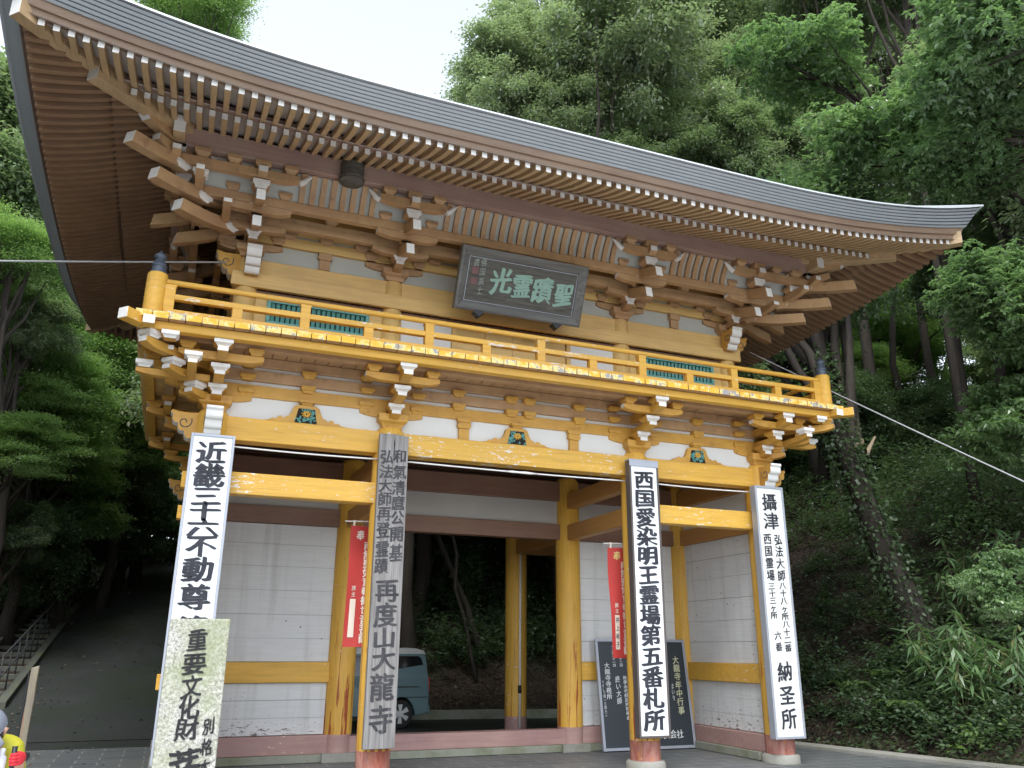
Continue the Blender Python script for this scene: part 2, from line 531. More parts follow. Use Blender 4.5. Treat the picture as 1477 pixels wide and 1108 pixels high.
# ---------------------------------------------------------------- mesh helpers
class MB:
    def __init__(s):
        s.v, s.f, s.m = [], [], []

    def add(s, vs_, fs, m=0):
        o = len(s.v)
        s.v += [tuple(p) for p in vs_]
        for i, f in enumerate(fs):
            s.f.append(tuple(k + o for k in f))
            s.m.append(m[i] if isinstance(m, (list, tuple)) else m)

    def box(s, x0, x1, y0, y1, z0, z1, m=0):
        s.add([(x0, y0, z0), (x1, y0, z0), (x1, y1, z0), (x0, y1, z0), (x0, y0, z1), (x1, y0, z1), (x1, y1, z1), (x0, y1, z1)],
              [(0, 3, 2, 1), (4, 5, 6, 7), (0, 1, 5, 4), (1, 2, 6, 5), (2, 3, 7, 6), (3, 0, 4, 7)], m)

    def sweep(s, secs, m=0, closed=False, cap=True, mend=None):
        """secs: list of rings (same point count)"""
        n = len(secs[0])
        vs_, fs, ms = [], [], []
        for r in secs:
            vs_ += list(r)
        k = len(secs)
        for i in range(k if closed else k - 1):
            a, b = i * n, ((i + 1) % k) * n
            for j in range(n):
                j2 = (j + 1) % n
                fs.append((a + j, a + j2, b + j2, b + j))
                ms.append(m)
        if cap and not closed:
            fs.append(tuple(range(n - 1, -1, -1)))
            ms.append(m if mend is None else mend[0])
            fs.append(tuple(range((k - 1) * n, k * n)))
            ms.append(m if mend is None else mend[1])
        s.add(vs_, fs, ms)

    def beam(s, p, q, w, h, upv=(0, 0, 1), m=0, mend=None):
        p, q, upv = Vector(p), Vector(q), Vector(upv)
        d = (q - p).normalized()
        sx = d.cross(upv).normalized() * (w / 2)
        u = sx.cross(d).normalized() * (h / 2)
        s.sweep([[c - sx - u, c + sx - u, c + sx + u, c - sx + u] for c in (p, q)], m, mend=mend)

    def tube(s, pts, rad, n=8, m=0, cap=True):
        pts = [Vector(p) for p in pts]
        k = len(pts)
        rs = rad if isinstance(rad, (list, tuple)) else [rad] * k
        rings = []
        ref = Vector((0.31, 0.17, 0.93))
        for i in range(k):
            d = (pts[min(i + 1, k - 1)] - pts[max(i - 1, 0)]).normalized()
            if abs(d.dot(ref)) > 0.97:
                ref = Vector((1, 0.1, 0.05))
            a = d.cross(ref).normalized()
            b = d.cross(a)
            rings.append([pts[i] + rs[i] * (math.cos(t) * a + math.sin(t) * b) for t in [2 * math.pi * j / n for j in range(n)]])
        s.sweep(rings, m, cap=cap)

    def lathe(s, prof, c, n=20, m=0):
        """prof: list of (r,z) or (r,z,mat) upward"""
        vs_, fs, ms = [], [], []
        for p in prof:
            for j in range(n):
                t = 2 * math.pi * j / n
                vs_.append((c[0] + p[0] * math.cos(t), c[1] + p[0] * math.sin(t), c[2] + p[1]))
        for i in range(len(prof) - 1):
            for j in range(n):
                j2 = (j + 1) % n
                fs.append((i * n + j, i * n + j2, (i + 1) * n + j2, (i + 1) * n + j))
                ms.append(prof[i][2] if len(prof[i]) > 2 else m)
        fs.append(tuple(range(n - 1, -1, -1)))
        ms.append(m)
        fs.append(tuple(range((len(prof) - 1) * n, len(prof) * n)))
        ms.append(prof[-1][2] if len(prof[-1]) > 2 else m)
        s.add(vs_, fs, ms)

    def prism(s, poly, org, u, v, w, t0, t1, m=0, edge=None):
        """poly in (u,v) plane at org, extruded along w from t0 to t1; edge: {segment: material}"""
        org, u, v, w = Vector(org), Vector(u), Vector(v), Vector(w)
        n = len(poly)
        ar = sum(poly[i][0] * poly[(i + 1) % n][1] - poly[(i + 1) % n][0] * poly[i][1] for i in range(n))
        a = [org + u * p[0] + v * p[1] + w * t0 for p in poly]
        b = [org + u * p[0] + v * p[1] + w * t1 for p in poly]
        fs = [tuple(range(n - 1, -1, -1)), tuple(range(n, 2 * n))]
        ms = [m, m]
        for i in range(n):
            j = (i + 1) % n
            fs.append((i, j, n + j, n + i))
            ms.append((edge or {}).get(i, m))
        flip = (u.cross(v).dot(w) > 0) != (ar > 0)
        if flip:
            fs = [tuple(reversed(f)) for f in fs]
        s.add(a + b, fs, ms)

    def build(s, name, mats, parent=None, smooth=False, bevel=0.0, auto=None):
        me = bpy.data.meshes.new(name)
        me.from_pydata(s.v, [], s.f)
        mats = mats if isinstance(mats, (list, tuple)) else [mats]
        for m in mats:
            me.materials.append(M[m] if isinstance(m, str) else m)
        me.polygons.foreach_set('material_index', s.m)
        if smooth:
            me.polygons.foreach_set('use_smooth', [True] * len(me.polygons))
        me.update()
        o = bpy.data.objects.new(name, me)
        COL.objects.link(o)
        if parent:
            o.parent = parent
        if bevel:
            b = o.modifiers.new('bevel', 'BEVEL')
            b.width = bevel
            b.segments = 2
            b.limit_method = 'ANGLE'
            b.angle_limit = math.radians(40)
        if auto:
            me.polygons.foreach_set('use_smooth', [True] * len(me.polygons))
            me.set_sharp_from_angle(angle=math.radians(auto))
        return o


def empty(name, loc=(0, 0, 0)):
    o = bpy.data.objects.new(name, None)
    o.empty_display_size = 0.2
    o.location = loc
    COL.objects.link(o)
    return o


def tag(o, label, cat, group=None, kind=None):
    o['label'] = label
    o['category'] = cat
    if group:
        o['group'] = group
    if kind:
        o['kind'] = kind
    return o


def struct(o, kind='structure', label=None):
    o['kind'] = kind
    if label:
        o['label'] = label
    return o


def raw_mesh(name, verts, nper, mat, parent=None, idx=None, smooth=False):
    """fast mesh: verts (N*nper,3) consecutive polygons of nper corners"""
    me = bpy.data.meshes.new(name)
    n = len(verts)
    me.vertices.add(n)
    me.vertices.foreach_set('co', np.asarray(verts, dtype=np.float32).ravel())
    nf = n // nper
    me.loops.add(n)
    me.loops.foreach_set('vertex_index', np.arange(n, dtype=np.int32))
    me.polygons.add(nf)
    me.polygons.foreach_set('loop_start', np.arange(0, n, nper, dtype=np.int32))
    me.polygons.foreach_set('loop_total', np.full(nf, nper, dtype=np.int32))
    mats = mat if isinstance(mat, (list, tuple)) else [mat]
    for m in mats:
        me.materials.append(M[m])
    if idx is not None:
        me.polygons.foreach_set('material_index', np.asarray(idx, dtype=np.int32))
    me.update(calc_edges=True)
    me.validate()
    o = bpy.data.objects.new(name, me)
    COL.objects.link(o)
    if parent:
        o.parent = parent
    return o


# ---------------------------------------------------------------- lettering (built-in font, bent into brush writing)
GLYPH = {}


def glyph(ch, bold=0.02):
    key = (ch, bold)
    if key in GLYPH:
        return GLYPH[key]
    cu = bpy.data.curves.new('glyph', 'FONT')
    cu.body = ch
    cu.resolution_u = 4
    cu.offset = bold
    o = bpy.data.objects.new('glyph', cu)
    COL.objects.link(o)
    bpy.context.view_layer.update()
    me = bpy.data.meshes.new_from_object(o.evaluated_get(bpy.context.evaluated_depsgraph_get()))
    vsx = np.array([v.co[:2] for v in me.vertices])
    fs = [tuple(p.vertices) for p in me.polygons]
    bpy.data.objects.remove(o)
    bpy.data.curves.remove(cu)
    bpy.data.meshes.remove(me)
    GLYPH[key] = (vsx, fs)
    return GLYPH[key]


def brush(vx, seed, amt, slant):
    """warp a printed glyph: rising cross strokes, swelling and thinning strokes"""
    out = np.empty_like(vx)
    for i, (x, y) in enumerate(vx):
        p = Vector((x * 6 + seed * 7.3, y * 6, seed * 1.7))
        a = mnoise.noise(p)
        b = mnoise.noise(p + Vector((31.7, 11.1, 5.3)))
        q = Vector((x * 1.6 + seed * 3.1, y * 1.6, seed))
        c = mnoise.noise(q)
        d = mnoise.noise(q + Vector((9.2, 4.4, 7.7)))
        out[i, 0] = x + amt * (0.020 * a + 0.055 * c)
        out[i, 1] = y + slant * (x - 0.5) + amt * (0.020 * b + 0.045 * d)
    return out


def lettering(name, items, org, ux, uy, mat, parent, lift=0.004, bold=0.02, amt=1.0, slant=0.09, nib=-0.5):
    """items: (char, cx, cy, width, height) in board units; org board origin; ux right, uy up.
    Weight comes from drawing each glyph several times along a slanting nib, like a brush."""
    org, ux, uy = Vector(org), Vector(ux).normalized(), Vector(uy).normalized()
    nrm = ux.cross(uy)
    mb = MB()
    for k, (ch, cx, cy, w, h) in enumerate(items):
        vx0, fs = glyph(ch, 0.0)
        vx = brush(vx0, k * 1.37 + len(name), amt, slant)
        for j, s_ in enumerate((0, -1, 1, -0.5, 0.5)):
            sh = bold * 1.15 * s_
            pts = [org + ux * (cx + (x - 0.5 + sh) * w) + uy * (cy + (y - 0.38 + sh * nib) * h) + nrm * (lift + 0.0003 * j) for x, y in vx]
            fs2 = []
            for f in fs:
                a, b, c = pts[f[0]], pts[f[1]], pts[f[2]]
                fs2.append(f if (b - a).cross(c - a).dot(nrm) > 0 else tuple(reversed(f)))
            mb.add(pts, fs2)
    return mb.build(name, mat, parent)


def column(text, cx, y0, y1, w, h=None, fill=0.98):
    """vertical column of characters from y0 (top) to y1 (bottom)"""
    n = len(text)
    p = (y0 - y1) / n
    h = h or p * fill
    return [(c, cx, y0 - p * (i + 0.5), w, h) for i, c in enumerate(text)]
# ================================================================ THE GATE
gate = tag(empty('temple_gate', (0, 2.37, 0)), 'two-storey yellow painted temple gate with a sweeping tiled roof and railed balcony', 'temple gate')


def G(mb, name, mats, parent=None, **kw):
    o = mb.build(name, mats, None, **kw)
    p = parent or gate
    o.parent = p
    o.matrix_parent_inverse = Matrix.Translation(-gate.location) if p is gate else Matrix.Identity(4)
    return o


PX = [-4.19, -1.905, 1.905, 4.19]
PY = [0.0, 2.37, 4.74]
R0 = 0.21
ZB0, ZB1 = 4.055, 4.355

# --- pillars
for j, y in enumerate(PY):
    for i, x in enumerate(PX):
        mb = MB()
        zt = 4.41 if j != 1 else 4.45
        mb.lathe([(R0, 0.10, 1), (R0, 0.385 if j == 0 else 0.37, 0), (R0, 0.40, 0), (R0, zt - 0.07, 0), (R0 - 0.045, zt, 0)], (x, y, 0), 28)
        p = G(mb, 'pillar', ['ochre_z', 'pink_z' if j == 0 else 'pink'], auto=50)
        mb = MB()
        if j == 0:
            mb.lathe([(0.275, 0.004), (0.27, 0.10), (0.25, 0.125), (0.2, 0.128)], (x, y, 0), 24)
        else:
            mb.box(x - 0.24, x + 0.24, y - 0.24, y + 0.24, 0.004, 0.125)
        G(mb, 'pillar_base', 'conc', p, auto=50)

# --- head beams (front row, rear row) and their plaster bands
for y, yr in ((0.0, 0), (4.74, 2)):
    for i in range(3):
        mb = MB()
        mb.box(PX[i] + 0.13, PX[i + 1] - 0.13, y - 0.12, y + 0.12, ZB0, ZB1)
        G(mb, 'head_beam', 'ochre_chip' if (i == 1 and yr == 0) else 'ochre', bevel=0.012)
        mb = MB()
        mb.box(PX[i] + 0.1, PX[i + 1] - 0.1, y - 0.03, y + 0.03, ZB1 + 0.002, 4.655)
        G(mb, 'plaster_band', 'plaster')
for sx in (-1, 1):
    for j in range(2):
        x = sx * 4.19
        mb = MB()
        mb.box(x - 0.12, x + 0.12, PY[j] + 0.13, PY[j + 1] - 0.13, ZB0, ZB1)
        G(mb, 'head_beam', 'inner', bevel=0.012)
        mb = MB()
        mb.box(x - 0.03, x + 0.03, PY[j] + 0.1, PY[j + 1] - 0.1, ZB1 + 0.002, 4.655)
        G(mb, 'plaster_band', 'plaster')
# side-bay tie beams (front) + end tie beams poking out sideways
for sx in (-1, 1):
    mb = MB()
    a, b = sorted((sx * (1.905 + 0.17), sx * (4.19 - 0.17)))
    mb.box(a, b, -0.10, 0.10, 3.38, 3.655)
    G(mb, 'tie_beam', 'ochre_chip', bevel=0.012)
    for zt, hh in ((3.52, 0.2), (3.12, 0.16)):
        mb = MB()
        a, b = sorted((sx * 4.36, sx * 4.47))
        mb.box(a, b, -0.08, 0.08, zt - hh / 2, zt + hh / 2)
        G(mb, 'tie_beam_end', 'ochre', bevel=0.008)
    mb = MB()
    a, b = sorted((sx * 4.36, sx * 4.46))
    mb.box(a, b, -0.07, 0.07, 1.10, 1.27)
    G(mb, 'tie_beam_end', 'ochre', bevel=0.008)

# --- middle row: beams, plaster, board walls
ym = 2.37
for i in range(3):
    x0, x1 = PX[i] + 0.15, PX[i + 1] - 0.15
    mb = MB()
    mb.box(x0, x1, ym - 0.10, ym + 0.10, 4.045, 4.39)
    G(mb, 'inner_beam', 'red', bevel=0.01)
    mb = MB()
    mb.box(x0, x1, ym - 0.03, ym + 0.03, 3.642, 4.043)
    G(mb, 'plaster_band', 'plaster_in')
    mb = MB()
    mb.box(x0, x1, ym - 0.10, ym + 0.10, 3.375, 3.64)
    G(mb, 'inner_beam', 'red', bevel=0.01)
    mb = MB()
    mb.box(x0 - 0.02, x1 + 0.02, ym - 0.13, ym + 0.13, 0.115, 0.34 if i == 1 else 0.365)
    G(mb, 'base_sill', 'pink', bevel=0.008)
    mb = MB()
    mb.box(x0 - 0.1, x1 + 0.1, ym - 0.17, ym + 0.17, 0.004, 0.113)
    G(mb, 'base_kerb', 'conc_moss', bevel=0.01)


def board_wall(axis, c, a0, a1, face):
    """horizontal white boards; axis 'x' wall runs along X at y=c; face = side of the mid rail"""
    rnd = random.Random(int((c + a0) * 100))
    cuts = [0.37, 0.60, 0.84, 1.08, 1.37, 1.70, 2.04, 2.39, 2.74, 3.07, 3.372]
    mb = MB()
    for k in range(len(cuts) - 1):
        if k == 3:
            continue
        d = rnd.uniform(-0.003, 0.003)
        g0, g1 = rnd.choice((0.0015, 0.002, 0.003, 0.005)), rnd.choice((0.001, 0.0015, 0.003))
        z0, z1 = cuts[k] + g0, cuts[k + 1] - g1
        if axis == 'x':
            mb.box(a0, a1, c - 0.03 + d, c + 0.03 + d, z0, z1)
        else:
            mb.box(c - 0.03 + d, c + 0.03 + d, a0, a1, z0, z1)
    if axis == 'x':
        mb.box(a0, a1, c - 0.018, c + 0.018, 0.372, 3.37, 1)
    else:
        mb.box(c - 0.018, c + 0.018, a0, a1, 0.372, 3.37, 1)
    w = G(mb, 'board_wall', ['boards', 'groove'], bevel=0.002)
    mb = MB()
    if axis == 'x':
        mb.box(a0 - 0.05, a1 + 0.05, c - 0.085, c + 0.085, 1.082, 1.368)
    else:
        mb.box(c - 0.085, c + 0.085, a0 - 0.05, a1 + 0.05, 1.082, 1.368)
    G(mb, 'wall_rail', 'ochre', bevel=0.01)


for i in (0, 2):
    board_wall('x', ym, PX[i] + 0.14, PX[i + 1] - 0.14, -1)
for sx in (-1, 1):
    board_wall('y', sx * 4.19, 0.17, ym - 0.17, -sx)
    mb = MB()
    mb.box(sx * 4.19 - 0.10, sx * 4.19 + 0.10, 0.17, ym - 0.17, 3.375, 3.64)
    G(mb, 'inner_beam', 'inner', bevel=0.01)
    mb = MB()
    mb.box(sx * 4.19 - 0.03, sx * 4.19 + 0.03, 0.17, ym - 0.17, 3.642, 4.05)
    G(mb, 'plaster_band', 'plaster')
    mb = MB()
    mb.box(sx * 4.19 - 0.12, sx * 4.19 + 0.12, 0.2, ym - 0.2, 0.125, 0.365)
    G(mb, 'base_sill', 'pink', bevel=0.008)
    mb = MB()
    mb.box(sx * 4.19 - 0.17, sx * 4.19 + 0.17, 0.28, ym - 0.28, 0.004, 0.123)
    G(mb, 'base_kerb', 'conc_moss', bevel=0.01)
    # beams from the front pillars back to the middle row beside the passage, and on to the rear row
    x = sx * 1.905
    for j in range(2):
        mb = MB()
        mb.box(x - 0.09, x + 0.09, PY[j] + 0.16, PY[j + 1] - 0.16, 3.90, 4.16)
        G(mb, 'inner_beam', 'inner', bevel=0.01)
        mb = MB()
        mb.box(x - 0.09, x + 0.09, PY[j] + 0.16, PY[j + 1] - 0.16, 3.36, 3.62)
        G(mb, 'inner_beam', 'inner', bevel=0.01)
for i in (0, 2):
    mb = MB()
    mb.box(PX[i] + 0.16, PX[i + 1] - 0.16, 4.74 - 0.09, 4.74 + 0.09, 3.38, 3.64)
    G(mb, 'tie_beam', 'inner', bevel=0.01)

# ceiling over the passage, with joists
mb = MB()
mb.box(-4.15, 4.15, 0.045, 4.69, 4.66, 4.72)
G(mb, 'passage_ceiling', 'red')
for k in range(11):
    y = 0.35 + k * 0.41
    if abs(y - ym) < 0.15:
        continue
    mb = MB()
    mb.box(-4.1, 4.1, y - 0.05, y + 0.05, 4.56, 4.657)
    G(mb, 'ceiling_joist', 'red')


# --- carved beam ends at the corners
def carved_end(px, py, d, whiteend, z0=4.03, z1=4.40, L=0.50):
    d = Vector((d[0], d[1], 0)).normalized()
    w = Vector((0, 0, 1)).cross(d)
    poly = [(0.16, 0.02)]
    nodes = [(0.245, 0.0), (0.345, 0.085), (0.43, 0.185), (0.50, 0.29)]
    for (ax, az), (bx, bz) in zip(nodes, nodes[1:]):
        nx_, nz_ = (bz - az), -(bx - ax)
        for q in range(6):
            t_ = q / 6
            bul = 0.30 * math.sin(math.pi * t_ ** 0.8)
            poly.append((ax + (bx - ax) * t_ + nx_ * bul, az + (bz - az) * t_ + nz_ * bul))
    poly += [(0.50, 0.29), (0.53, 0.315), (0.515, 0.35), (0.42, 0.328), (0.3, 0.325), (0.16, 0.335)]
    ed = {i: 1 for i in range(1, 21)}
    mb = MB()
    mb.prism(poly, (px, py, z0), d * (L / 0.53), (0, 0, 1), w, -0.10, 0.10, 0, ed)
    o = G(mb, 'carved_beam_end', ['ochre_clean', 'white'], bevel=0.006)
    for s in (-1, 1):
        pts = []
        for k in range(22):
            t = k / 21 * 3.6 * math.pi / 2 * 1.25
            r = 0.095 * math.exp(-0.19 * t)
            pts.append(Vector((px, py, z0)) + d * (0.33 + r * math.cos(t + 2.6)) + V(0, 0, 0.20 + r * math.sin(t + 2.6)) + w * (s * 0.10))
        mb = MB()
        mb.tube(pts, 0.0075, 6)
        G(mb, 'carved_scroll', 'brownframe', o)


for sx in (-1, 1):
    carved_end(sx * 4.19, 0, (sx, 0), True)
    carved_end(sx * 4.19, 0, (0, -1), True)
    carved_end(sx * 4.19, 4.74, (sx, 0), True)


# --- bracket sets
def masu(w, h, c, ux, uy, mats_front=None):
    """bearing block: straight upper half, hollow tapered lower half; mats_front: set of faces white"""
    mb = MB()
    ux, uy, c = Vector(ux), Vector(uy), Vector(c)
    prof = [(0.66, 0), (0.69, 0.14), (0.77, 0.30), (0.98, 0.46), (1.0, 0.5), (1.0, 1.0)]
    rings = []
    for s_, t in prof:
        a = w / 2 * s_
        rings.append([c + ux * i * a + uy * j * a + V(0, 0, h * t) for i, j in ((-1, -1), (1, -1), (1, 1), (-1, 1))])
    n = 4
    vs_ = [p for r in rings for p in r]
    fs, ms = [], []
    for i in range(len(rings) - 1):
        for j in range(4):
            fs.append((i * n + j, i * n + (j + 1) % n, (i + 1) * n + (j + 1) % n, (i + 1) * n + j))
            ms.append(1 if (mats_front and j in mats_front) else 0)
    fs += [(3, 2, 1, 0), tuple(range(5 * n, 6 * n))]
    ms += [0, 0]
    mb.add(vs_, fs, ms)
    return mb


def arm(c, d, s0, s1, z0, z1, w, curl1=True, curl0=False, white1=True, white0=False, droop=0.0):
    """bracket arm along d from s0 to s1, bottom curved up at the curled ends"""
    d = Vector((d[0], d[1], 0)).normalized()
    wv = Vector((0, 0, 1)).cross(d)
    h = z1 - z0
    lo = []
    n = 5
    cl = min(0.24, abs(s1 - s0) * 0.45)
    if curl0:
        for k in range(n):
            t = k / (n - 1)
            lo.append((s0 + cl * t, z0 + 0.42 * h * (1 - t) ** 2))
    else:
        lo.append((s0, z0))
    if curl1:
        for k in range(n):
            t = k / (n - 1)
            lo.append((s1 - cl * (1 - t), z0 + 0.42 * h * t ** 2))
    else:
        lo.append((s1, z0))
    e1 = len(lo) - 1
    poly = lo + [(s1, z1), (s0, z1)]
    ed = {}
    if white1:
        ed[e1] = 1
    if white0:
        ed[e1 + 2] = 1
    if droop:
        poly = [(s, z - droop * s) for s, z in poly]
    mb = MB()
    mb.prism(poly, (c[0], c[1], 0), d, (0, 0, 1), wv, -w / 2, w / 2, 0, ed)
    return mb


def tail(c, d, o0, o1, zt, slope, w, h):
    """tail rafter: slants down outward, white end; zt = underside height at tip"""
    d = Vector((d[0], d[1], 0)).normalized()
    wv = Vector((0, 0, 1)).cross(d)
    n = 7
    lo, hi = [], []
    for k in range(n):
        o = o0 + (o1 - o0) * k / (n - 1)
        b = zt + slope * (o1 - o) - 0.045 * math.sin(math.pi * k / (n - 1)) * (o1 - o0)
        lo.append((o, b))
        hi.append((o - (0.03 if k == n - 1 else 0), b + h))
    poly = lo + hi[::-1]
    mb = MB()
    mb.prism(poly, (c[0], c[1], 0), d, (0, 0, 1), wv, -w / 2, w / 2, 0, {n - 1: 1})
    return mb


def lower_set(px, py, d, corner=None):
    d = Vector((d[0], d[1], 0)).normalized()
    l = Vector((-d.y, d.x, 0))
    c = Vector((px, py, 0))
    m = ['ochre_clean', 'white']
    mb = masu(0.40, 0.19, c + V(0, 0, 4.405), l, d)
    base = G(mb, 'bracket_set', m, bevel=0.006)

    def A(mb_, nm):
        return G(mb_, nm, m, base, bevel=0.005)
    for s_, zz in ((0.44, 4.56),):
        A(arm(c + d * 0.0, l, -s_, s_, zz + 0.003, zz + 0.10, 0.118, True, True, False, False), 'cross_arm')
    for k in (-1, 1):
        A(masu(0.20, 0.10, c + l * (k * 0.36) + d * 0.0 + V(0, 0, 4.662), l, d), 'bearing_block')
        for zz in (4.87, 5.04):
            A(masu(0.20, 0.07, c + l * (k * 0.36) + d * 0.04 + V(0, 0, zz), l, d), 'bearing_block')
    dirs = [(d, 1.0)]
    if corner:
        dirs = [(d, 1.0), (Vector((corner[0], corner[1], 0)), 1.0), ((d + Vector((corner[0], corner[1], 0))).normalized(), 1.41)]
    for dv, k in dirs:
        lv = Vector((-dv.y, dv.x, 0))
        dia = k > 1.2
        for (o, z0, z1, zb0, zb1) in ((0.32, 4.52, 4.615, 4.615, 4.70), (0.60, 4.70, 4.79, 4.79, 4.88), (0.88, 4.90, 5.01, 5.01, 5.10)):
            A(arm(c, dv, 0.0, o * k + 0.02, z0 - (0.003 if dia else 0), z1 - (0.003 if dia else 0), 0.125), 'bracket_arm')
            A(masu(0.225 if not dia else 0.20, zb1 - zb0, c + dv * (o * k - 0.09) + V(0, 0, zb0), lv, dv, {2} if not dia else {1, 2}), 'bearing_block')
    # cross arms further out
    A(arm(c + d * 0.60, l, -0.50, 0.50, 4.904, 5.007, 0.11, True, True, True, True), 'cross_arm')
    for k in (-1, 1):
        A(masu(0.19, 0.09, c + d * 0.60 + l * (k * 0.40) + V(0, 0, 5.01), l, d), 'bearing_block')
    if corner:
        cv = Vector((corner[0], corner[1], 0))
        A(arm(c + cv * 0.60, d, -0.50, 0.70, 4.907, 5.004, 0.107, True, True, True, True), 'cross_arm')
        A(arm(c + d * 0.32, cv, 0.1, 0.95, 4.704, 4.787, 0.11), 'cross_arm')
        A(arm(c + cv * 0.32, d, 0.1, 0.95, 4.707, 4.784, 0.107), 'cross_arm')
        for a_, b_ in ((0.32, 0.86), (0.86, 0.32)):
            A(masu(0.20, 0.09, c + d * a_ + cv * b_ + V(0, 0, 4.79), l, d, {0, 1, 2, 3}), 'bearing_block')
            A(masu(0.20, 0.09, c + d * (a_ + 0.28 * (a_ < 0.5)) + cv * (b_ + 0.28 * (b_ < 0.5)) + V(0, 0, 5.01), l, d, {1, 2}), 'bearing_block')


for i, x in enumerate(PX):
    lower_set(x, 0, (0, -1), (-1, 0) if i == 0 else ((1, 0) if i == 3 else None))
for sx in (-1, 1):
    lower_set(sx * 4.19, PY[1], (sx, 0))
    lower_set(sx * 4.19, PY[2], (sx, 0))

# --- stacked wall beams under the balcony
tiers = [(4.655, 4.815), (4.875, 5.015), (5.07, 5.20)]


def wall_tiers(axis, c, s, a0, a1, posts):
    for z0, z1 in tiers:
        mb = MB()
        if axis == 'x':
            mb.box(a0, a1, min(c, c + s * 0.09), max(c, c + s * 0.09), z0, z1)
        else:
            mb.box(min(c, c + s * 0.09), max(c, c + s * 0.09), a0, a1, z0, z1)
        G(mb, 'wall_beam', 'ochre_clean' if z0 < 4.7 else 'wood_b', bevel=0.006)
    mb = MB()
    if axis == 'x':
        mb.box(a0, a1, min(c, c + s * 0.035), max(c, c + s * 0.035), 4.657, 5.195)
    else:
        mb.box(min(c, c + s * 0.035), max(c, c + s * 0.035), a0, a1, 4.657, 5.195)
    G(mb, 'plaster_band', 'plaster')
    for p in posts:
        for z0, z1 in ((4.775, 4.875), (4.975, 5.07)):
            if axis == 'x':
                mb = masu(0.19, z1 - z0, (p, c + s * 0.055, z0), (1, 0, 0), (0, 1, 0))
            else:
                mb = masu(0.19, z1 - z0, (c + s * 0.055, p, z0), (1, 0, 0), (0, 1, 0))
            G(mb, 'bearing_block', 'ochre_clean', bevel=0.004)


wall_tiers('x', 0.03, -1, -4.19, 4.19, [-3.05, -0.95, -0.14, 0.14, 0.95, 3.05])
for sx in (-1, 1):
    wall_tiers('y', sx * 4.16, sx, 0.0, 4.74, [1.18, 3.55])
# struts with moulded caps in the middle bay
for sx in (-1, 1):
    mb = MB()
    x = sx * 0.86
    mb.box(x - 0.075, x + 0.075, -0.085, 0.03, 4.357, 4.52)
    mb.prism([(-0.075, 0), (0.075, 0), (0.105, 0.03), (0.09, 0.06), (0.095, 0.085), (-0.095, 0.085), (-0.09, 0.06), (-0.105, 0.03)], (x, 0, 4.522), (1, 0, 0), (0, 0, 1), (0, -1, 0), -0.03, 0.10)
    mb.prism([(-0.085, 0), (0.085, 0), (0.11, 0.03), (0.11, 0.062), (-0.11, 0.062), (-0.11, 0.03)], (x, 0, 4.608), (1, 0, 0), (0, 0, 1), (0, -1, 0), -0.03, 0.11)
    G(mb, 'strut', 'ochre_clean', bevel=0.004)


def frog_leg(x):
    z0 = 4.352
    half = [(0.0, 0.255), (0.12, 0.25), (0.165, 0.225), (0.185, 0.16), (0.215, 0.10), (0.27, 0.075), (0.29, 0.055), (0.32, 0.085), (0.355, 0.075), (0.375, 0.045), (0.43, 0.045), (0.46, 0.02), (0.56, 0.004)]
    poly = [(-a, b) for a, b in half[::-1]] + half[1:]
    mb = MB()
    mb.prism(poly, (x, 0, z0), (1, 0, 0), (0, 0, 1), (0, -1, 0), 0.0, 0.10)
    o = G(mb, 'frog_leg_strut', 'ochre_clean', bevel=0.004)
    mb = MB()
    mb.prism([(-0.145, 0.012), (0.145, 0.012), (0.105, 0.205), (-0.105, 0.205)], (x, 0, z0), (1, 0, 0), (0, 0, 1), (0, -1, 0), 0.09, 0.103)
    G(mb, 'carving_ground', 'dark', o)
    rnd = random.Random(int(x * 100) + 900)
    mb = MB()
    for k in range(46):    # turquoise cloud and leaf curls
        v = rnd.uniform(0.025, 0.19)
        hw = 0.135 - 0.2 * (v - 0.012)
        u = rnd.uniform(-hw, hw)
        if abs(u) < 0.055 and 0.085 < v < 0.175:
            continue
        r = rnd.uniform(0.012, 0.022)
        a0 = rnd.uniform(0, 6.28)
        pts = [V(x + u + r * math.cos(a0 + t * 0.7) * (1 - t * 0.08), -0.107 - 0.006 * math.sin(t), z0 + v + r * math.sin(a0 + t * 0.7) * (1 - t * 0.08)) for t in range(7)]
        mb.tube(pts, 0.0075, 5)
    G(mb, 'carved_leaves', 'teal', o)
    mb = MB()
    for k in range(9):     # gilt flower
        a = k * 2 * math.pi / 9
        pts = [V(x + 0.012 * math.cos(a), -0.115, z0 + 0.13 + 0.012 * math.sin(a)), V(x + 0.042 * math.cos(a + 0.3), -0.118, z0 + 0.13 + 0.038 * math.sin(a + 0.3)), V(x + 0.068 * math.cos(a + 0.1), -0.108, z0 + 0.13 + 0.05 * math.sin(a + 0.1))]
        mb.tube(pts, [0.008, 0.012, 0.004], 5)
    G(mb, 'carved_flower', 'ochre', o)
    mb = masu(0.20, 0.062, (x, -0.05, 4.607), (1, 0, 0), (0, 1, 0))
    G(mb, 'bearing_block', 'ochre_clean', o, bevel=0.004)


for x in (-3.05, -0.06, 3.0):
    frog_leg(x)

# --- balcony: beams, boards, railing
def ring_box(name, o0, o1, z0, z1, mat, cx=4.19, ysides=(0.0, 4.74), bevel=0.01):
    """front and side lengths of a balcony beam between offsets o0..o1 outside the pillar lines"""
    mb = MB()
    mb.box(-(cx + o1), cx + o1, ysides[0] - o1, ysides[0] - o0, z0, z1)
    G(mb, name, mat, bevel=bevel)
    for sx in (-1, 1):
        a, b = sorted((sx * (cx + o0), sx * (cx + o1)))
        mb = MB()
        mb.box(a, b, ysides[0] - o0 + 0.002, ysides[1] + o1, z0, z1)
        G(mb, name, mat, bevel=bevel)


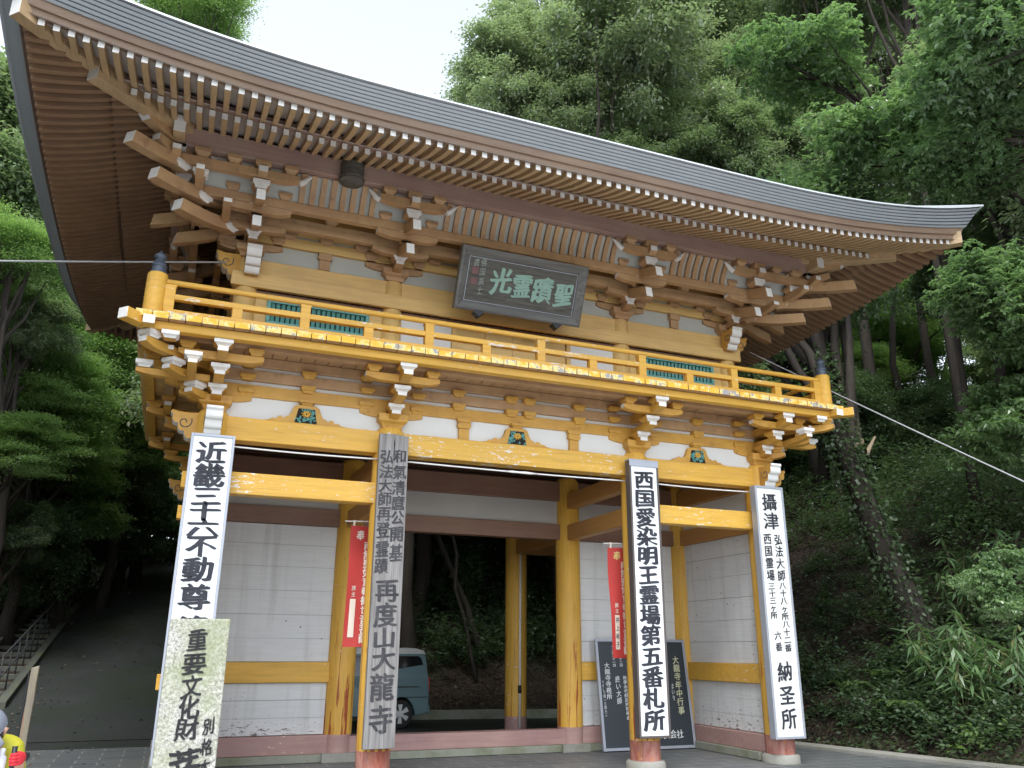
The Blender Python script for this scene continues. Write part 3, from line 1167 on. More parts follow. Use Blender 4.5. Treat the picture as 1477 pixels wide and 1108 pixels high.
ring_box('balcony_beam', 0.80, 0.93, 5.10, 5.203, 'ochre')
ring_box('balcony_under_beam', 0.54, 0.66, 5.10, 5.203, 'wood_b', bevel=0.006)
# diagonal end beams at the corners
for sx in (-1, 1):
    mb = MB()
    mb.beam((sx * 4.5, -0.31, 5.165), (sx * 5.31, -1.10, 5.185), 0.15, 0.13, m=0, mend=(0, 1))
    G(mb, 'balcony_corner_beam', ['ochre', 'white'], bevel=0.008)
    mb = MB()
    mb.box(sx * 5.03 - 0.065, sx * 5.03 + 0.065, -1.10, -0.6, 5.10, 5.205, [0, 0, 1, 0, 0, 0])
    G(mb, 'balcony_joist_end', ['ochre', 'white'], bevel=0.006)
rnd = random.Random(5)
nb = 57
x = -5.19
for k in range(nb):
    w = 10.38 / nb
    d = rnd.uniform(-0.006, 0.006)
    mb = MB()
    mb.box(x + 0.004, x + w - 0.004, -1.03 + d, 0.16, 5.207, 5.288 + rnd.uniform(-0.003, 0.003), [0, 1, 2, 0, 0, 0])
    G(mb, 'deck_board', ['wood_b', 'decktop', 'deckend'], bevel=0.004)
    x += w
for sx in (-1, 1):
    for k in range(21):
        y0 = 0.165 + k * 0.255
        a, b = sorted((sx * 3.9, sx * (5.19 + rnd.uniform(-0.006, 0.006))))
        mb = MB()
        mb.box(a, b, y0, y0 + 0.247, 5.207, 5.287, [0, 1, 0, 2, 0, 2])
        G(mb, 'deck_board', ['wood', 'decktop', 'deckend'], bevel=0.004)

RY = -0.80
RX = 5.02


def rail_run(p, q, full, short):
    p, q = Vector(p), Vector(q)
    d = (q - p).normalized()
    w = Vector((0, 0, 1)).cross(d)
    for (z0, z1, ww, nm) in ((5.29, 5.395, 0.13, 'bottom_rail'), (5.53, 5.60, 0.085, 'middle_rail')):
        mb = MB()
        mb.beam(p + V(0, 0, (z0 + z1) / 2), q + V(0, 0, (z0 + z1) / 2), ww, z1 - z0, m=0)
        G(mb, nm, 'decktop' if False else 'ochre_chip', bevel=0.008)
    mb = MB()
    mb.tube([p + V(0, 0, 5.755), q + V(0, 0, 5.755)], 0.036, 12)
    G(mb, 'top_rail', 'ochre', auto=50)
    for t in full:
        c = p + d * t
        mb = MB()
        mb.prism([(-0.06, 5.397), (0.06, 5.397), (0.06, 5.69), (0.075, 5.715), (-0.075, 5.715), (-0.06, 5.69)], c, d, (0, 0, 1), w, -0.05, 0.05)
        G(mb, 'baluster', 'ochre', bevel=0.005)
    for t in short:
        c = p + d * t
        mb = MB()
        mb.prism([(-0.06, 5.397), (0.06, 5.397), (0.06, 5.528), (-0.06, 5.528)], c, d, (0, 0, 1), w, -0.05, 0.05)
        G(mb, 'baluster', 'ochre', bevel=0.005)


L = 2 * RX - 0.22
rail_run((-RX + 0.11, RY, 0), (RX - 0.11, RY, 0), [0.05] + [RX - 0.11 + k * 1.63 for k in (-2, -1, 0, 1, 2)] + [L - 0.05], [RX - 0.11 + (k + 0.5) * 1.63 for k in (-3, -2, -1, 0, 1, 2)])
for sx in (-1, 1):
    rail_run((sx * RX, RY + 0.11, 0), (sx * RX, 5.4, 0), [0.05, 1.6, 3.2, 4.8, 6.0], [0.8, 2.4, 4.0, 5.4])
    mb = MB()
    mb.lathe([(0.118, 0), (0.118, 0.525), (0.108, 0.545)], (sx * RX, RY, 5.29), 24)
    nw = G(mb, 'newel_post', 'ochre', auto=50)
    mb = MB()
    mb.lathe([(0.094, 0), (0.094, 0.035), (0.082, 0.04), (0.080, 0.085), (0.088, 0.09), (0.088, 0.115), (0.078, 0.12), (0.074, 0.155), (0.055, 0.175), (0.050, 0.185), (0.066, 0.205), (0.074, 0.225),
              (0.066, 0.25), (0.042, 0.272), (0.018, 0.287), (0.005, 0.32)], (sx * RX, RY, 5.836), 20)
    G(mb, 'newel_cap', 'slate', nw, auto=60)
# ---------------------------------------------------------------- upper storey
UX = [-3.96, -1.905, 1.905, 3.96]
UY = [0.30, 2.37, 4.44]
for j, y in enumerate(UY):
    for i, x in enumerate(UX):
        if j == 1 and i in (1, 2):
            continue
        mb = MB()
        mb.lathe([(0.155, 5.2), (0.155, 6.67), (0.12, 6.73)], (x, y, 0), 24)
        G(mb, 'upper_pillar', 'wood', auto=50)


def wallrun(axis, c, s, z0, z1, t0, t1, a0, a1, name, mat, bevel=0.008):
    """length of wall member; t0..t1 = inward..outward offsets from line c, s = outward sign"""
    mb = MB()
    lo, hi = sorted((c + s * t0, c + s * t1))
    if axis == 'x':
        mb.box(a0, a1, lo, hi, z0, z1)
    else:
        mb.box(lo, hi, a0, a1, z0, z1)
    return G(mb, name, mat, bevel=bevel)


# lower rail beam in front of the pillars, and the beam between pillars
wallrun('x', 0.30, -1, 6.27, 6.475, 0.10, 0.17, -4.17, 4.17, 'long_rail_beam', 'wood')
wallrun('x', 4.44, 1, 6.27, 6.475, 0.10, 0.17, -4.17, 4.17, 'long_rail_beam', 'wood')
for sx in (-1, 1):
    wallrun('y', sx * 3.96, sx, 6.27, 6.475, 0.10, 0.17, 0.2, 4.54, 'long_rail_beam', 'wood')
    wallrun('y', sx * 3.96, sx, 6.477, 6.72, -0.08, 0.08, 0.3, 4.44, 'upper_head_beam', 'wood')
    wallrun('y', sx * 3.96, sx, 5.2, 6.268, -0.03, 0.03, 0.3, 4.44, 'upper_wall', 'plaster', 0)
for i in range(3):
    wallrun('x', 0.30, -1, 6.477, 6.72, -0.08, 0.09, UX[i] + 0.1, UX[i + 1] - 0.1, 'upper_head_beam', 'wood')
    wallrun('x', 0.30, -1, 6.20, 6.268, -0.06, 0.07, UX[i] + 0.12, UX[i + 1] - 0.12, 'lintel', 'red', 0.004)
wallrun('x', 4.44, 1, 5.2, 6.72, -0.03, 0.03, UX[0], UX[3], 'upper_wall', 'plaster', 0)
# bays: slatted windows in the side bays, white panels and double door in the middle
for sx in (-1, 1):
    x0, x1 = sorted((sx * (1.905 + 0.14), sx * (3.96 - 0.14)))
    wx0, wx1 = sorted((sx * 2.24, sx * 3.66))
    mb = MB()
    mb.box(x0, wx0, 0.25, 0.33, 5.29, 6.198)
    mb.box(wx1, x1, 0.25, 0.33, 5.29, 6.198)
    mb.box(wx0, wx1, 0.25, 0.33, 5.29, 5.80)
    mb.box(wx0, wx1, 0.25, 0.33, 6.16, 6.198)
    G(mb, 'window_wall', 'wood', bevel=0.004)
    mb = MB()
    mb.box(wx0, wx1, 0.22, 0.30, 5.802, 5.842)
    mb.box(wx0, wx1, 0.22, 0.30, 6.118, 6.158)
    mb.box(wx0, wx0 + 0.05, 0.22, 0.30, 5.844, 6.116)
    mb.box(wx1 - 0.05, wx1, 0.22, 0.30, 5.844, 6.116)
    fr = G(mb, 'slatted_window', 'teal', bevel=0.003)
    mb = MB()
    n = 19
    for k in range(n):
        xc = wx0 + 0.05 + (wx1 - wx0 - 0.1) * (k + 0.5) / n
        mb.prism([(-0.026, 0), (0, -0.026), (0.026, 0), (0, 0.026)], (xc, 0.265, 0), (1, 0, 0), (0, 1, 0), (0, 0, 1), 5.842, 6.118)
    G(mb, 'window_slats', 'teal', fr)
    mb = MB()
    mb.box(wx0, wx1, 0.34, 0.36, 5.8, 6.16)
    G(mb, 'window_backing', 'dark', fr)
    mb = MB()
    a, b = sorted((sx * 0.98, sx * 1.76))
    mb.box(a, b, 0.27, 0.33, 5.29, 6.198)
    G(mb, 'upper_wall', 'plaster')
    mb = MB()
    a, b = sorted((sx * 0.91, sx * 0.978))
    mb.box(a, b, 0.22, 0.34, 5.29, 6.198)
    G(mb, 'door_post', 'wood', bevel=0.004)
    for k in range(2):
        mb = MB()
        a, b = sorted((sx * (0.004 + 0.452 * k), sx * (0.45 + 0.452 * k)))
        mb.box(a, b, 0.25 + 0.012 * (sx > 0), 0.30, 5.29, 6.16 + (0.03 if sx < 0 else 0))
        G(mb, 'door_leaf', 'wood', bevel=0.004)

# stacked wall beams and plaster between the brackets
zt2 = [(6.99, 7.14), (7.20, 7.36), (7.42, 7.60)]
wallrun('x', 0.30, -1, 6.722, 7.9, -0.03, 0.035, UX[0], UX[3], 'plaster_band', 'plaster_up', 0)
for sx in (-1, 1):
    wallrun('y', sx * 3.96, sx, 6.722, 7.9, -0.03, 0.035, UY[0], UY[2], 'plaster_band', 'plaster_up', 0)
for z0, z1 in zt2:
    wallrun('x', 0.30, -1, z0, z1, 0.03, 0.10, UX[0], UX[3], 'wall_beam', 'wood', 0.006)
    for sx in (-1, 1):
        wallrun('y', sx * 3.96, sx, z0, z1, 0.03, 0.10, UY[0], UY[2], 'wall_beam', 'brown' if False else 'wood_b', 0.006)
for x in (-2.93, -0.635, 0.635, 2.93):
    mb = MB()
    mb.box(x - 0.075, x + 0.075, 0.2, 0.3, 6.722, 6.87)
    mb.prism([(-0.075, 0), (0.075, 0), (0.105, 0.03), (0.09, 0.06), (0.1, 0.105), (-0.1, 0.105), (-0.09, 0.06), (-0.105, 0.03)], (x, 0.3, 6.872), (1, 0, 0), (0, 0, 1), (0, -1, 0), 0.0, 0.12)
    G(mb, 'strut', 'wood_b', bevel=0.004)
for x in (-3.45, -2.93, -2.42, -1.3, -0.635, 0.0, 0.635, 1.3, 2.42, 2.93, 3.45):
    mb = masu(0.19, 0.10, (x, 0.255, 7.10), (1, 0, 0), (0, 1, 0))
    G(mb, 'bearing_block', 'wood_b', bevel=0.004)

# beams carried by the bracket steps; the outer one is the eave purlin
S1, S2, S3 = 0.38, 0.75, 1.05
for (o, z0, z1, w, nm, mt, ext) in ((S1, 7.10, 7.27, 0.10, 'step_beam', 'wood_b', 0.35), (S2, 7.19, 7.32, 0.11, 'step_beam', 'wood_b', 0.30), (S3, 7.66, 7.93, 0.14, 'eave_purlin', 'mauve', 0.34)):
    wallrun('x', 0.30, -1, z0, z1, o - w / 2, o + w / 2, -(3.96 + o), 3.96 + o, nm, mt)
    for sx in (-1, 1):
        wallrun('y', sx * 3.96, sx, z0, z1, o - w / 2, o + w / 2, 0.30 - o + w / 2 + 0.002, 4.44 + o, nm, mt)
    if nm == 'eave_purlin':
        for sx in (-1, 1):
            mb = MB()
            a, b = sorted((sx * (3.96 + o + w / 2), sx * (3.96 + o + 0.30)))
            mb.box(a, b, 0.30 - o - w / 2, 0.30 - o + w / 2, z0 + 0.002, z1 - 0.03, [0, 0, 0, 1, 0, 1])
            G(mb, 'purlin_end', ['raft', 'white'], bevel=0.006)
            mb = MB()
            mb.box(sx * (3.96 + o) - w / 2, sx * (3.96 + o) + w / 2, 0.30 - o - 0.34, 0.30 - o - w / 2, z0 + 0.002, z1 - 0.03, [0, 0, 1, 0, 0, 0])
            G(mb, 'purlin_end', ['raft', 'white'], bevel=0.006)
# small blocks between the step beams
for x in (-2.93, 0.0, -0.9, 0.9, 2.93):
    mb = masu(0.19, 0.09, (x, 0.30 - S1 - 0.02, 7.27), (1, 0, 0), (0, 1, 0))
    G(mb, 'bearing_block', 'wood_b', bevel=0.004)
# dark boarding behind and between (soffit between wall and purlin)
mb = MB()
o0, o1 = S1, S2
mb.box(-(3.96 + 0.3), 3.96 + 0.3, 0.30 - S2, 0.26, 7.62, 7.65)
G(mb, 'bracket_soffit', 'soffit')

# ribbed cove between the second step and the purlin
def cove(axis, c, s, gaps, a_max):
    """curved ribs with pale boards behind"""
    def prof(t):
        o = S2 + 0.03 + (S3 - S2 - 0.10) * (t ** 1.5)
        return o, 7.325 + 0.335 * t
    K = 6
    ribs = MB()
    for a0, a1 in gaps:
        n = max(1, int(round((a1 - a0) / 0.146)))
        for k in range(n):
            a = a0 + (a1 - a0) * (k + 0.5) / n
            secs = []
            for i in range(K):
                o, z = prof(i / (K - 1))
                q = c + s * o
                r = []
                for da, do in ((-0.036, 0.0), (0.036, 0.0), (0.036, 0.05), (-0.036, 0.05)):
                    r.append((a + da, q + s * do, z - do * 0.4) if axis == 'x' else (q + s * do, a + da, z - do * 0.4))
                secs.append(r)
            rb = MB()
            rb.sweep(secs)
            if axis == 'x':
                G(rb, 'cove_rib', 'wood_b')
            else:
                ribs.sweep(secs)
    if axis == 'y':
        o = G(ribs, 'side_cove_ribs', 'wood_b')
        o['kind'] = 'stuff'
    mb = MB()
    vs_, fs = [], []
    for i in range(K):
        o, z = prof(i / (K - 1))
        q = c + s * (o - 0.004)
        for a in (-a_max if axis == 'x' else c0y - a_max, a_max if axis == 'x' else c0y + a_max):
            vs_.append((a, q, z) if axis == 'x' else (q, a, z))
    for i in range(K - 1):
        fs.append((2 * i, 2 * i + 1, 2 * i + 3, 2 * i + 2))
    mb.add(vs_, fs)
    G(mb, 'cove_boards', 'plaster_up')


c0y = 2.37
cove('x', 0.30, -1, [(-3.48, -2.38), (-1.43, 1.43), (2.38, 3.48)], 3.96 + S2)
for sx in (-1, 1):
    cove('y', sx * 3.96, sx, [(0.75, 1.95), (2.85, 4.0)], 2.07 + S2)


def upper_set(px, py, d, corner=None):
    d = Vector((d[0], d[1], 0)).normalized()
    l = Vector((-d.y, d.x, 0))
    c = Vector((px, py, 0))
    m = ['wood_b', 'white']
    base = G(masu(0.38, 0.17, c + V(0, 0, 6.725), l, d), 'bracket_set', m, bevel=0.006)

    def A(mb_, nm):
        return G(mb_, nm, m, base, bevel=0.005)
    A(arm(c + d * 0.02, l, -0.44, 0.44, 6.87, 6.98, 0.12, True, True, False, False), 'cross_arm')
    for k in (-1, 1):
        A(masu(0.19, 0.10, c + l * (k * 0.36) + d * 0.05 + V(0, 0, 6.99), l, d), 'bearing_block')
    dirs = [(d, 1.0)]
    cv = None
    if corner:
        cv = Vector((corner[0], corner[1], 0))
        dirs = [(d, 1.0), (cv, 1.0)]
    for dv, k in dirs:
        lv = Vector((-dv.y, dv.x, 0))
        A(arm(c, dv, 0.0, S1 + 0.03, 6.83, 6.93, 0.12), 'bracket_arm')
        A(masu(0.22, 0.12, c + dv * (S1 - 0.06) + V(0, 0, 6.93), lv, dv, {2}), 'bearing_block')
        A(tail(c, dv, 0.1, 1.0, 6.77, 0.42, 0.115, 0.165), 'tail_rafter')
        A(masu(0.22, 0.12, c + dv * (S2 - 0.06) + V(0, 0, 7.075), lv, dv, {2}), 'bearing_block')
        A(tail(c, dv, 0.35, 1.31, 6.985, 0.42, 0.115, 0.165), 'tail_rafter')
        A(masu(0.22, 0.12, c + dv * (S3 - 0.06) + V(0, 0, 7.28), lv, dv, {2}), 'bearing_block')
        A(arm(c, dv, 0.5, S3 + 0.14, 7.40, 7.55, 0.12, True), 'bracket_arm')
        A(masu(0.20, 0.11, c + dv * (S3 - 0.01) + V(0, 0, 7.55), lv, dv), 'bearing_block')
        A(arm(c + dv * S1, lv, -0.42, 0.42, 6.99, 7.095, 0.11, True, True, False, False), 'cross_arm')
        A(arm(c + dv * S2, lv, -0.44, 0.44, 7.075, 7.185, 0.11, True, True, True, True), 'cross_arm')
        A(arm(c + dv * S3, lv, -0.48, 0.48, 7.42, 7.547, 0.11, True, True, True, True), 'cross_arm')
        for q in (-1, 1):
            A(masu(0.18, 0.11, c + dv * S3 + lv * (q * 0.36) + V(0, 0, 7.55), lv, dv), 'bearing_block')
            A(masu(0.18, 0.10, c + dv * S2 + lv * (q * 0.34) + V(0, 0, 7.32), lv, dv), 'bearing_block')
            # curled white tips of the third step arms
            tip = c + dv * S3 + lv * (q * 0.48)
            mb = MB()
            mb.tube([tip + V(0, 0, 7.46), tip + lv * (q * 0.06) + V(0, 0, 7.50), tip + lv * (q * 0.10) + V(0, 0, 7.545), tip + lv * (q * 0.16) + V(0, 0, 7.60)], [0.045, 0.04, 0.032, 0.012], 8, 1)
            A(mb, 'curled_tip')
    if corner:
        dg = (d + cv).normalized()
        lg = Vector((-dg.y, dg.x, 0))
        r2 = math.sqrt(2)
        # diagonal tail rafters: long, white ended, one above the other
        for o, z, o0 in ((0.98, 6.80, 0.1), (1.28, 7.01, 0.3), (1.575, 7.26, 0.6)):
            A(tail(c, dg, o0 * r2, o * r2, z, 0.20, 0.15, 0.165), 'tail_rafter')
        for o, z in ((S1, 6.93), (S2, 7.10), (S3, 7.34)):
            A(masu(0.22, 0.10, c + dg * (o * r2 - 0.05) + V(0, 0, z), lg, dg, {1, 2}), 'bearing_block')
        A(arm(c, dg, 0.9, 1.62 * r2 - 0.45, 7.47, 7.62, 0.13), 'bracket_arm')
        # carved end over the top diagonal, under the hip
        poly = [(1.2, 7.60), (2.02, 7.70), (2.10, 7.76), (2.08, 7.80), (2.16, 7.84), (2.14, 7.90), (2.2, 7.95), (1.2, 7.95)]
        mb = MB()
        mb.prism(poly, (c.x, c.y, 0), dg, (0, 0, 1), lg, -0.07, 0.07, 0, {1: 1, 2: 1, 3: 1, 4: 1, 5: 1})
        A(mb, 'carved_hip_support')
        for a_, b_ in ((d, cv), (cv, d)):
            A(arm(c + a_ * S1, b_, 0.1, 1.0, 6.994, 7.091, 0.106), 'cross_arm')
            A(arm(c + a_ * S2, b_, 0.1, 1.32, 7.196, 7.313, 0.10), 'cross_arm')
            A(arm(c + a_ * S3, b_, 0.1, 1.30, 7.424, 7.546, 0.106), 'cross_arm')
            A(masu(0.2, 0.11, c + a_ * S3 + b_ * 0.75 + V(0, 0, 7.55), l, d), 'bearing_block')
            A(masu(0.2, 0.11, c + a_ * S3 + b_ * S3 + V(0, 0, 7.55), l, d, {1, 2}), 'bearing_block')
            A(masu(0.2, 0.10, c + a_ * S2 + b_ * 0.95 + V(0, 0, 7.315), l, d, {1, 2}), 'bearing_block')


for i, x in enumerate(UX):
    upper_set(x, UY[0], (0, -1), (-1, 0) if i == 0 else ((1, 0) if i == 3 else None))
for sx in (-1, 1):
    upper_set(sx * 3.96, UY[1], (sx, 0))
    upper_set(sx * 3.96, UY[2], (sx, 0))
    carved_end(sx * 3.92, 0.30, (0, -1), True, 6.42, 6.75, 0.48)
    carved_end(sx * 3.92, 0.30, (sx, 0), True, 6.42, 6.75, 0.48)

# ---------------------------------------------------------------- eaves
HX, HY0, HY1 = 4.16, 0.0, 4.74     # eave offset o: x = ±(HX+o), y = HY0-o or HY1+o


def lift(c, k=0.40, span=5.05, pw=2.4):
    return k * max(0.0, (span - c) / span) ** pw


def zbase(o, c):
    """underside of the base rafters at offset o, distance c from the corner"""
    return 7.92 - 0.405 * (o - 0.75) + lift(c) * max(0.0, (o - 0.75) / 1.66)


def zfly(o, c):
    t = o - 1.5
    return 7.725 - 0.50 * t + 0.12 * t * t + lift(c) * max(0.0, (o - 0.75) / 1.66)


def ring_pt(side, a, o, z):
    """side 0 front, 1 right, 2 rear, 3 left; a along the side"""
    if side == 0:
        return (a, HY0 - o, z)
    if side == 2:
        return (a, HY1 + o, z)
    return ((HX + o) * (1 if side == 1 else -1), a, z)


def corner_dist(side, a, o):
    if side in (0, 2):
        return max(0.0, HX + o - abs(a))
    return max(0.0, (HY1 - HY0) / 2 + o - abs(a - 2.37))


def rafter(side, a, kind):
    half = HX if side in (0, 2) else 2.37
    aa = abs(a if side in (0, 2) else a - 2.37)
    ohip = aa - half            # offset where the hip line crosses this rafter
    if kind == 'base':
        o0, o1, w, h, n = max(-0.1, ohip + 0.05), 1.60, 0.066, 0.085, 4
        zf = zbase
    else:
        o0, o1, w, h, n = max(1.42, ohip + 0.05), 2.41, 0.066, 0.082, 6
        zf = zfly
    if o1 - o0 < 0.06:
        return None
    mb = MB()
    secs = []
    for k in range(n):
        o = o0 + (o1 - o0) * k / (n - 1)
        b = zf(o, corner_dist(side, a, 2.41))
        hh = h * (1 if kind == 'base' else 1.12 - 0.12 * k / (n - 1))
        secs.append([ring_pt(side, a + s * w / 2, o, b + t * hh) for s, t in ((-1, 0), (1, 0), (1, 1), (-1, 1))])
    mb.sweep(secs, 0, mend=(0, 1))
    return mb


def join(mbs):
    r = MB()
    for b in mbs:
        r.add(b.v, b.f, b.m)
    return r


SP = 0.1452
for kind in ('fly', 'base'):
    ext = (HX + 2.41 if kind == 'fly' else HX + 1.6) - 0.13
    nm = 'flying_rafter' if kind == 'fly' else 'base_rafter'
    count = 0
    n = int(ext / SP)
    for k in range(-n, n + 1):
        mb = rafter(0, k * SP, kind)
        if mb:
            G(mb, nm, ['raft', 'white'], bevel=0.003)
            count += 1
    exs = (2.37 + (2.41 if kind == 'fly' else 1.6)) - 0.13
    ns = int(exs / SP)
    left = []
    for k in range(-ns, ns + 1):
        mb = rafter(3, 2.37 + k * SP, kind)
        if mb:
            left.append(mb)
    room = 100 - count
    for mb in left[:room]:
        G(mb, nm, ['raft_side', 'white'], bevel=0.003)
    rest = left[room:]
    for k in range(-ns, ns + 1):
        mb = rafter(1, 2.37 + k * SP, kind)
        if mb:
            rest.append(mb)
    for k in range(-n, n + 1, 1):
        mb = rafter(2, k * SP, kind)
        if mb:
            rest.append(mb)
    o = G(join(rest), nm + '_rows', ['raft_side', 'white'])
    o['kind'] = 'stuff'


def ring_sweep(name, prof, mats, midx=None, nst=44, close=False, lk=1.0, auto=None):
    """prof: (o, z, liftfactor[, liftk]); sweeps once round the building with mitred corners"""
    vs_, fs, ms = [], [], []
    npf = len(prof)
    cols = []
    for side, rev in ((0, 1), (1, 1), (2, -1), (3, -1)):
        for i in range(nst):
            t = -1 + 2 * i / nst
            t = math.copysign(abs(t) ** 0.8, t)
            col = []
            for p in prof:
                o, z, lf = p[:3]
                if side in (0, 2):
                    a = t * (HX + o) * rev
                    cdist = (HX + o) - abs(a)
                else:
                    a = 2.37 + t * (2.37 + o) * rev
                    cdist = (2.37 + o) - abs(a - 2.37)
                col.append(ring_pt(side, a, o, z + lift(cdist, 0.40 * lf, 5.05 + (lf - 1) * 0.6 if lf > 1 else 5.05, 2.4 + min(0.45, max(0.0, lf - 1.0) * 4))))
            cols.append(col)
    for c in cols:
        vs_ += c
    N = len(cols)
    for i in range(N):
        j = (i + 1) % N
        for k in range(npf - 1 + (1 if close else 0)):
            k2 = (k + 1) % npf
            fs.append((i * npf + k, j * npf + k, j * npf + k2, i * npf + k2))
            if callable(midx):
                ms.append(midx(i // nst, k))
            else:
                ms.append(midx or 0)
    mb = MB()
    mb.add(vs_, fs, ms)
    return G(mb, name, mats, auto=auto)


def lf_at(o):
    return max(0.0, (o - 0.75) / 1.66)


# boards above the rafters (pale in front, bare wood with shade in its colour at the sides)
pf = [(o, 7.92 - 0.405 * (o - 0.75) + 0.083, lf_at(o)) for o in (-0.1, 0.3, 0.75, 1.2, 1.66)]
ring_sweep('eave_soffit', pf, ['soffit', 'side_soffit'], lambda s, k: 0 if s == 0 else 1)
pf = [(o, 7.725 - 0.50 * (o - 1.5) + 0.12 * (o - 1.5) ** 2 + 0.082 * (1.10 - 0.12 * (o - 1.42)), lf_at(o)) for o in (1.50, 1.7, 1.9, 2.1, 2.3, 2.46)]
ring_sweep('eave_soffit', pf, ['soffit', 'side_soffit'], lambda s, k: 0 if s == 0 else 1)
# strip over the base rafter ends, then the fascia boards
zb = 7.92 - 0.405 * 0.85
ring_sweep('eave_strip', [(1.50, zb + 0.125, 0.5), (1.50, zb + 0.17, 0.5), (1.615, zb + 0.145, 0.52), (1.615, zb + 0.075, 0.52), (1.50, zb + 0.10, 0.5)], ['mauve'])
zf = 7.725 - 0.50 * 0.91 + 0.12 * 0.83
ring_sweep('eave_fascia', [(2.30, zf + 0.115, 1.0), (2.345, zf + 0.082, 1.0), (2.43, zf + 0.072, 1.0), (2.45, zf + 0.145, 1.02), (2.45, zf + 0.15, 1.02), (2.478, zf + 0.15, 1.04), (2.505, zf + 0.235, 1.06), (2.505, zf + 0.255, 1.06)], ['fascia'], auto=30)
# layered roof edge
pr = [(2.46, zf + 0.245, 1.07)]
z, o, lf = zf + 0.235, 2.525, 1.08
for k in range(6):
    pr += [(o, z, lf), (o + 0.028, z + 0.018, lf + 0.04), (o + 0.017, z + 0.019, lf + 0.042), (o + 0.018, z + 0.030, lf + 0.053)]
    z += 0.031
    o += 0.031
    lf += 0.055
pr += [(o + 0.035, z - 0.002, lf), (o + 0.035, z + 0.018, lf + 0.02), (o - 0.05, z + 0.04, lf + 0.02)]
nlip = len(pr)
ring_sweep('roof_edge', pr, ['roof', 'rooflip', 'shadow_gap'], lambda s_, k: 1 if k >= nlip - 3 else (2 if 0 < k < nlip - 4 and k % 4 in (2, 3) else 0), nst=60)
ZT = z + 0.04
OT = o - 0.05
pr = []
for k in range(15):
    t = k / 14
    oo = OT + (-2.30 - OT) * t
    d_ = OT - oo
    pr.append((oo, ZT + 0.42 * d_ + 0.036 * d_ * d_, (lf + 0.02) * (1 - t) ** 1.4))
ring_sweep('roof_slope', pr, ['roof'], nst=44)
zr = pr[-1][1]
mb = MB()
mb.box(-2.3, 2.3, 2.37 - 0.22, 2.37 + 0.22, zr - 0.35, zr + 0.25)
mb.box(-2.4, 2.4, 2.37 - 0.28, 2.37 + 0.28, zr + 0.252, zr + 0.33)
G(mb, 'roof_ridge', 'roof', bevel=0.02)

# hip rafters at the four corners
for sx in (-1, 1):
    for fy in (0, 1):
        def hp(o, z):
            return V(sx * (HX + o), (HY0 - o) if fy == 0 else (HY1 + o), z)
        mb = MB()
        secs = []
        lat = Vector((1, sx * (1 if fy == 0 else -1), 0)).normalized() * 0.085
        for o, z in ((-0.1, 8.0), (0.6, 7.86), (1.2, 7.73), (1.78, 7.66)):
            p = hp(o, z)
            secs.append([p - lat, p + lat, p + lat + V(0, 0, 0.20), p - lat + V(0, 0, 0.20)])
        mb.sweep(secs, 0, mend=(0, 1))
        G(mb, 'hip_rafter', ['raft', 'white'], bevel=0.006)
        mb = MB()
        secs = []
        for o, z in ((1.3, 7.86), (1.7, 7.80), (2.05, 7.755), (2.35, 7.745), (2.47, 7.75)):
            p = hp(o, z)
            secs.append([p - lat * 0.9, p + lat * 0.9, p + lat * 0.9 + V(0, 0, 0.21), p - lat * 0.9 + V(0, 0, 0.21)])
        mb.sweep(secs, 0, mend=(0, 1))
        G(mb, 'flying_hip_rafter', ['raft', 'white'], bevel=0.006)
# ================================================================ SIGNS AND THINGS AT THE GATE
XR, UPZ = (1, 0, 0), (0, 0, 1)


def sign_board(name, label, cx, w, z0, z1, yf, th, frame, face, frw, depth_face=0.004, group=None, edge_mat=None, chamfer=0.0):
    """upright framed board; yf = front face y"""
    t = tag(empty(name, (cx, yf + th / 2, z0)), label, 'sign board', group)

    def L(mb, nm, mats, **kw):
        o = mb.build(nm, mats, None, **kw)
        o.parent = t
        o.matrix_parent_inverse = Matrix.Translation(-t.location)
        return o
    x0, x1 = cx - w / 2, cx + w / 2
    mb = MB()
    mb.box(x0 + frw * 0.5, x1 - frw * 0.5, yf + 0.012, yf + th - 0.004, z0 + frw * 0.5, z1 - frw * 0.5)
    L(mb, 'face_panel', face)
    mb = MB()
    mb.box(x0, x0 + frw, yf, yf + th, z0, z1)
    mb.box(x1 - frw, x1, yf, yf + th, z0, z1)
    mb.box(x0 + frw, x1 - frw, yf, yf + th, z0, z0 + frw)
    mb.box(x0 + frw, x1 - frw, yf, yf + th, z1 - frw, z1)
    L(mb, 'frame', frame, bevel=0.004)
    return t, L


def write(t, nm, items, x0, z0, yf, mat, **kw):
    o = lettering(nm, items, (x0, yf, z0), XR, UPZ, mat, None, **kw)
    o.parent = t
    o.matrix_parent_inverse = Matrix.Translation(-t.location)
    return o


# 1: leftmost board, behind the stone post
t, L = sign_board('sign_board', 'white sign board on the leftmost front pillar, partly hidden by the stone post', -4.165, 0.51, 0.34, 4.05, -0.335, 0.11, 'alu', 'signwhite', 0.032)
z = 4.05 - 0.34
it = [(c, 0.255, zc - 0.34, 0.36, h) for c, zc, h in (('近', 3.82, 0.29), ('畿', 3.54, 0.31), ('三', 3.29, 0.26), ('十', 3.11, 0.24), ('六', 2.92, 0.25), ('不', 2.70, 0.27), ('動', 2.43, 0.30), ('尊', 2.12, 0.31), ('第', 1.765, 0.30))]
write(t, 'lettering', it, -4.42, 0.34, -0.323, 'ink', bold=0.034)
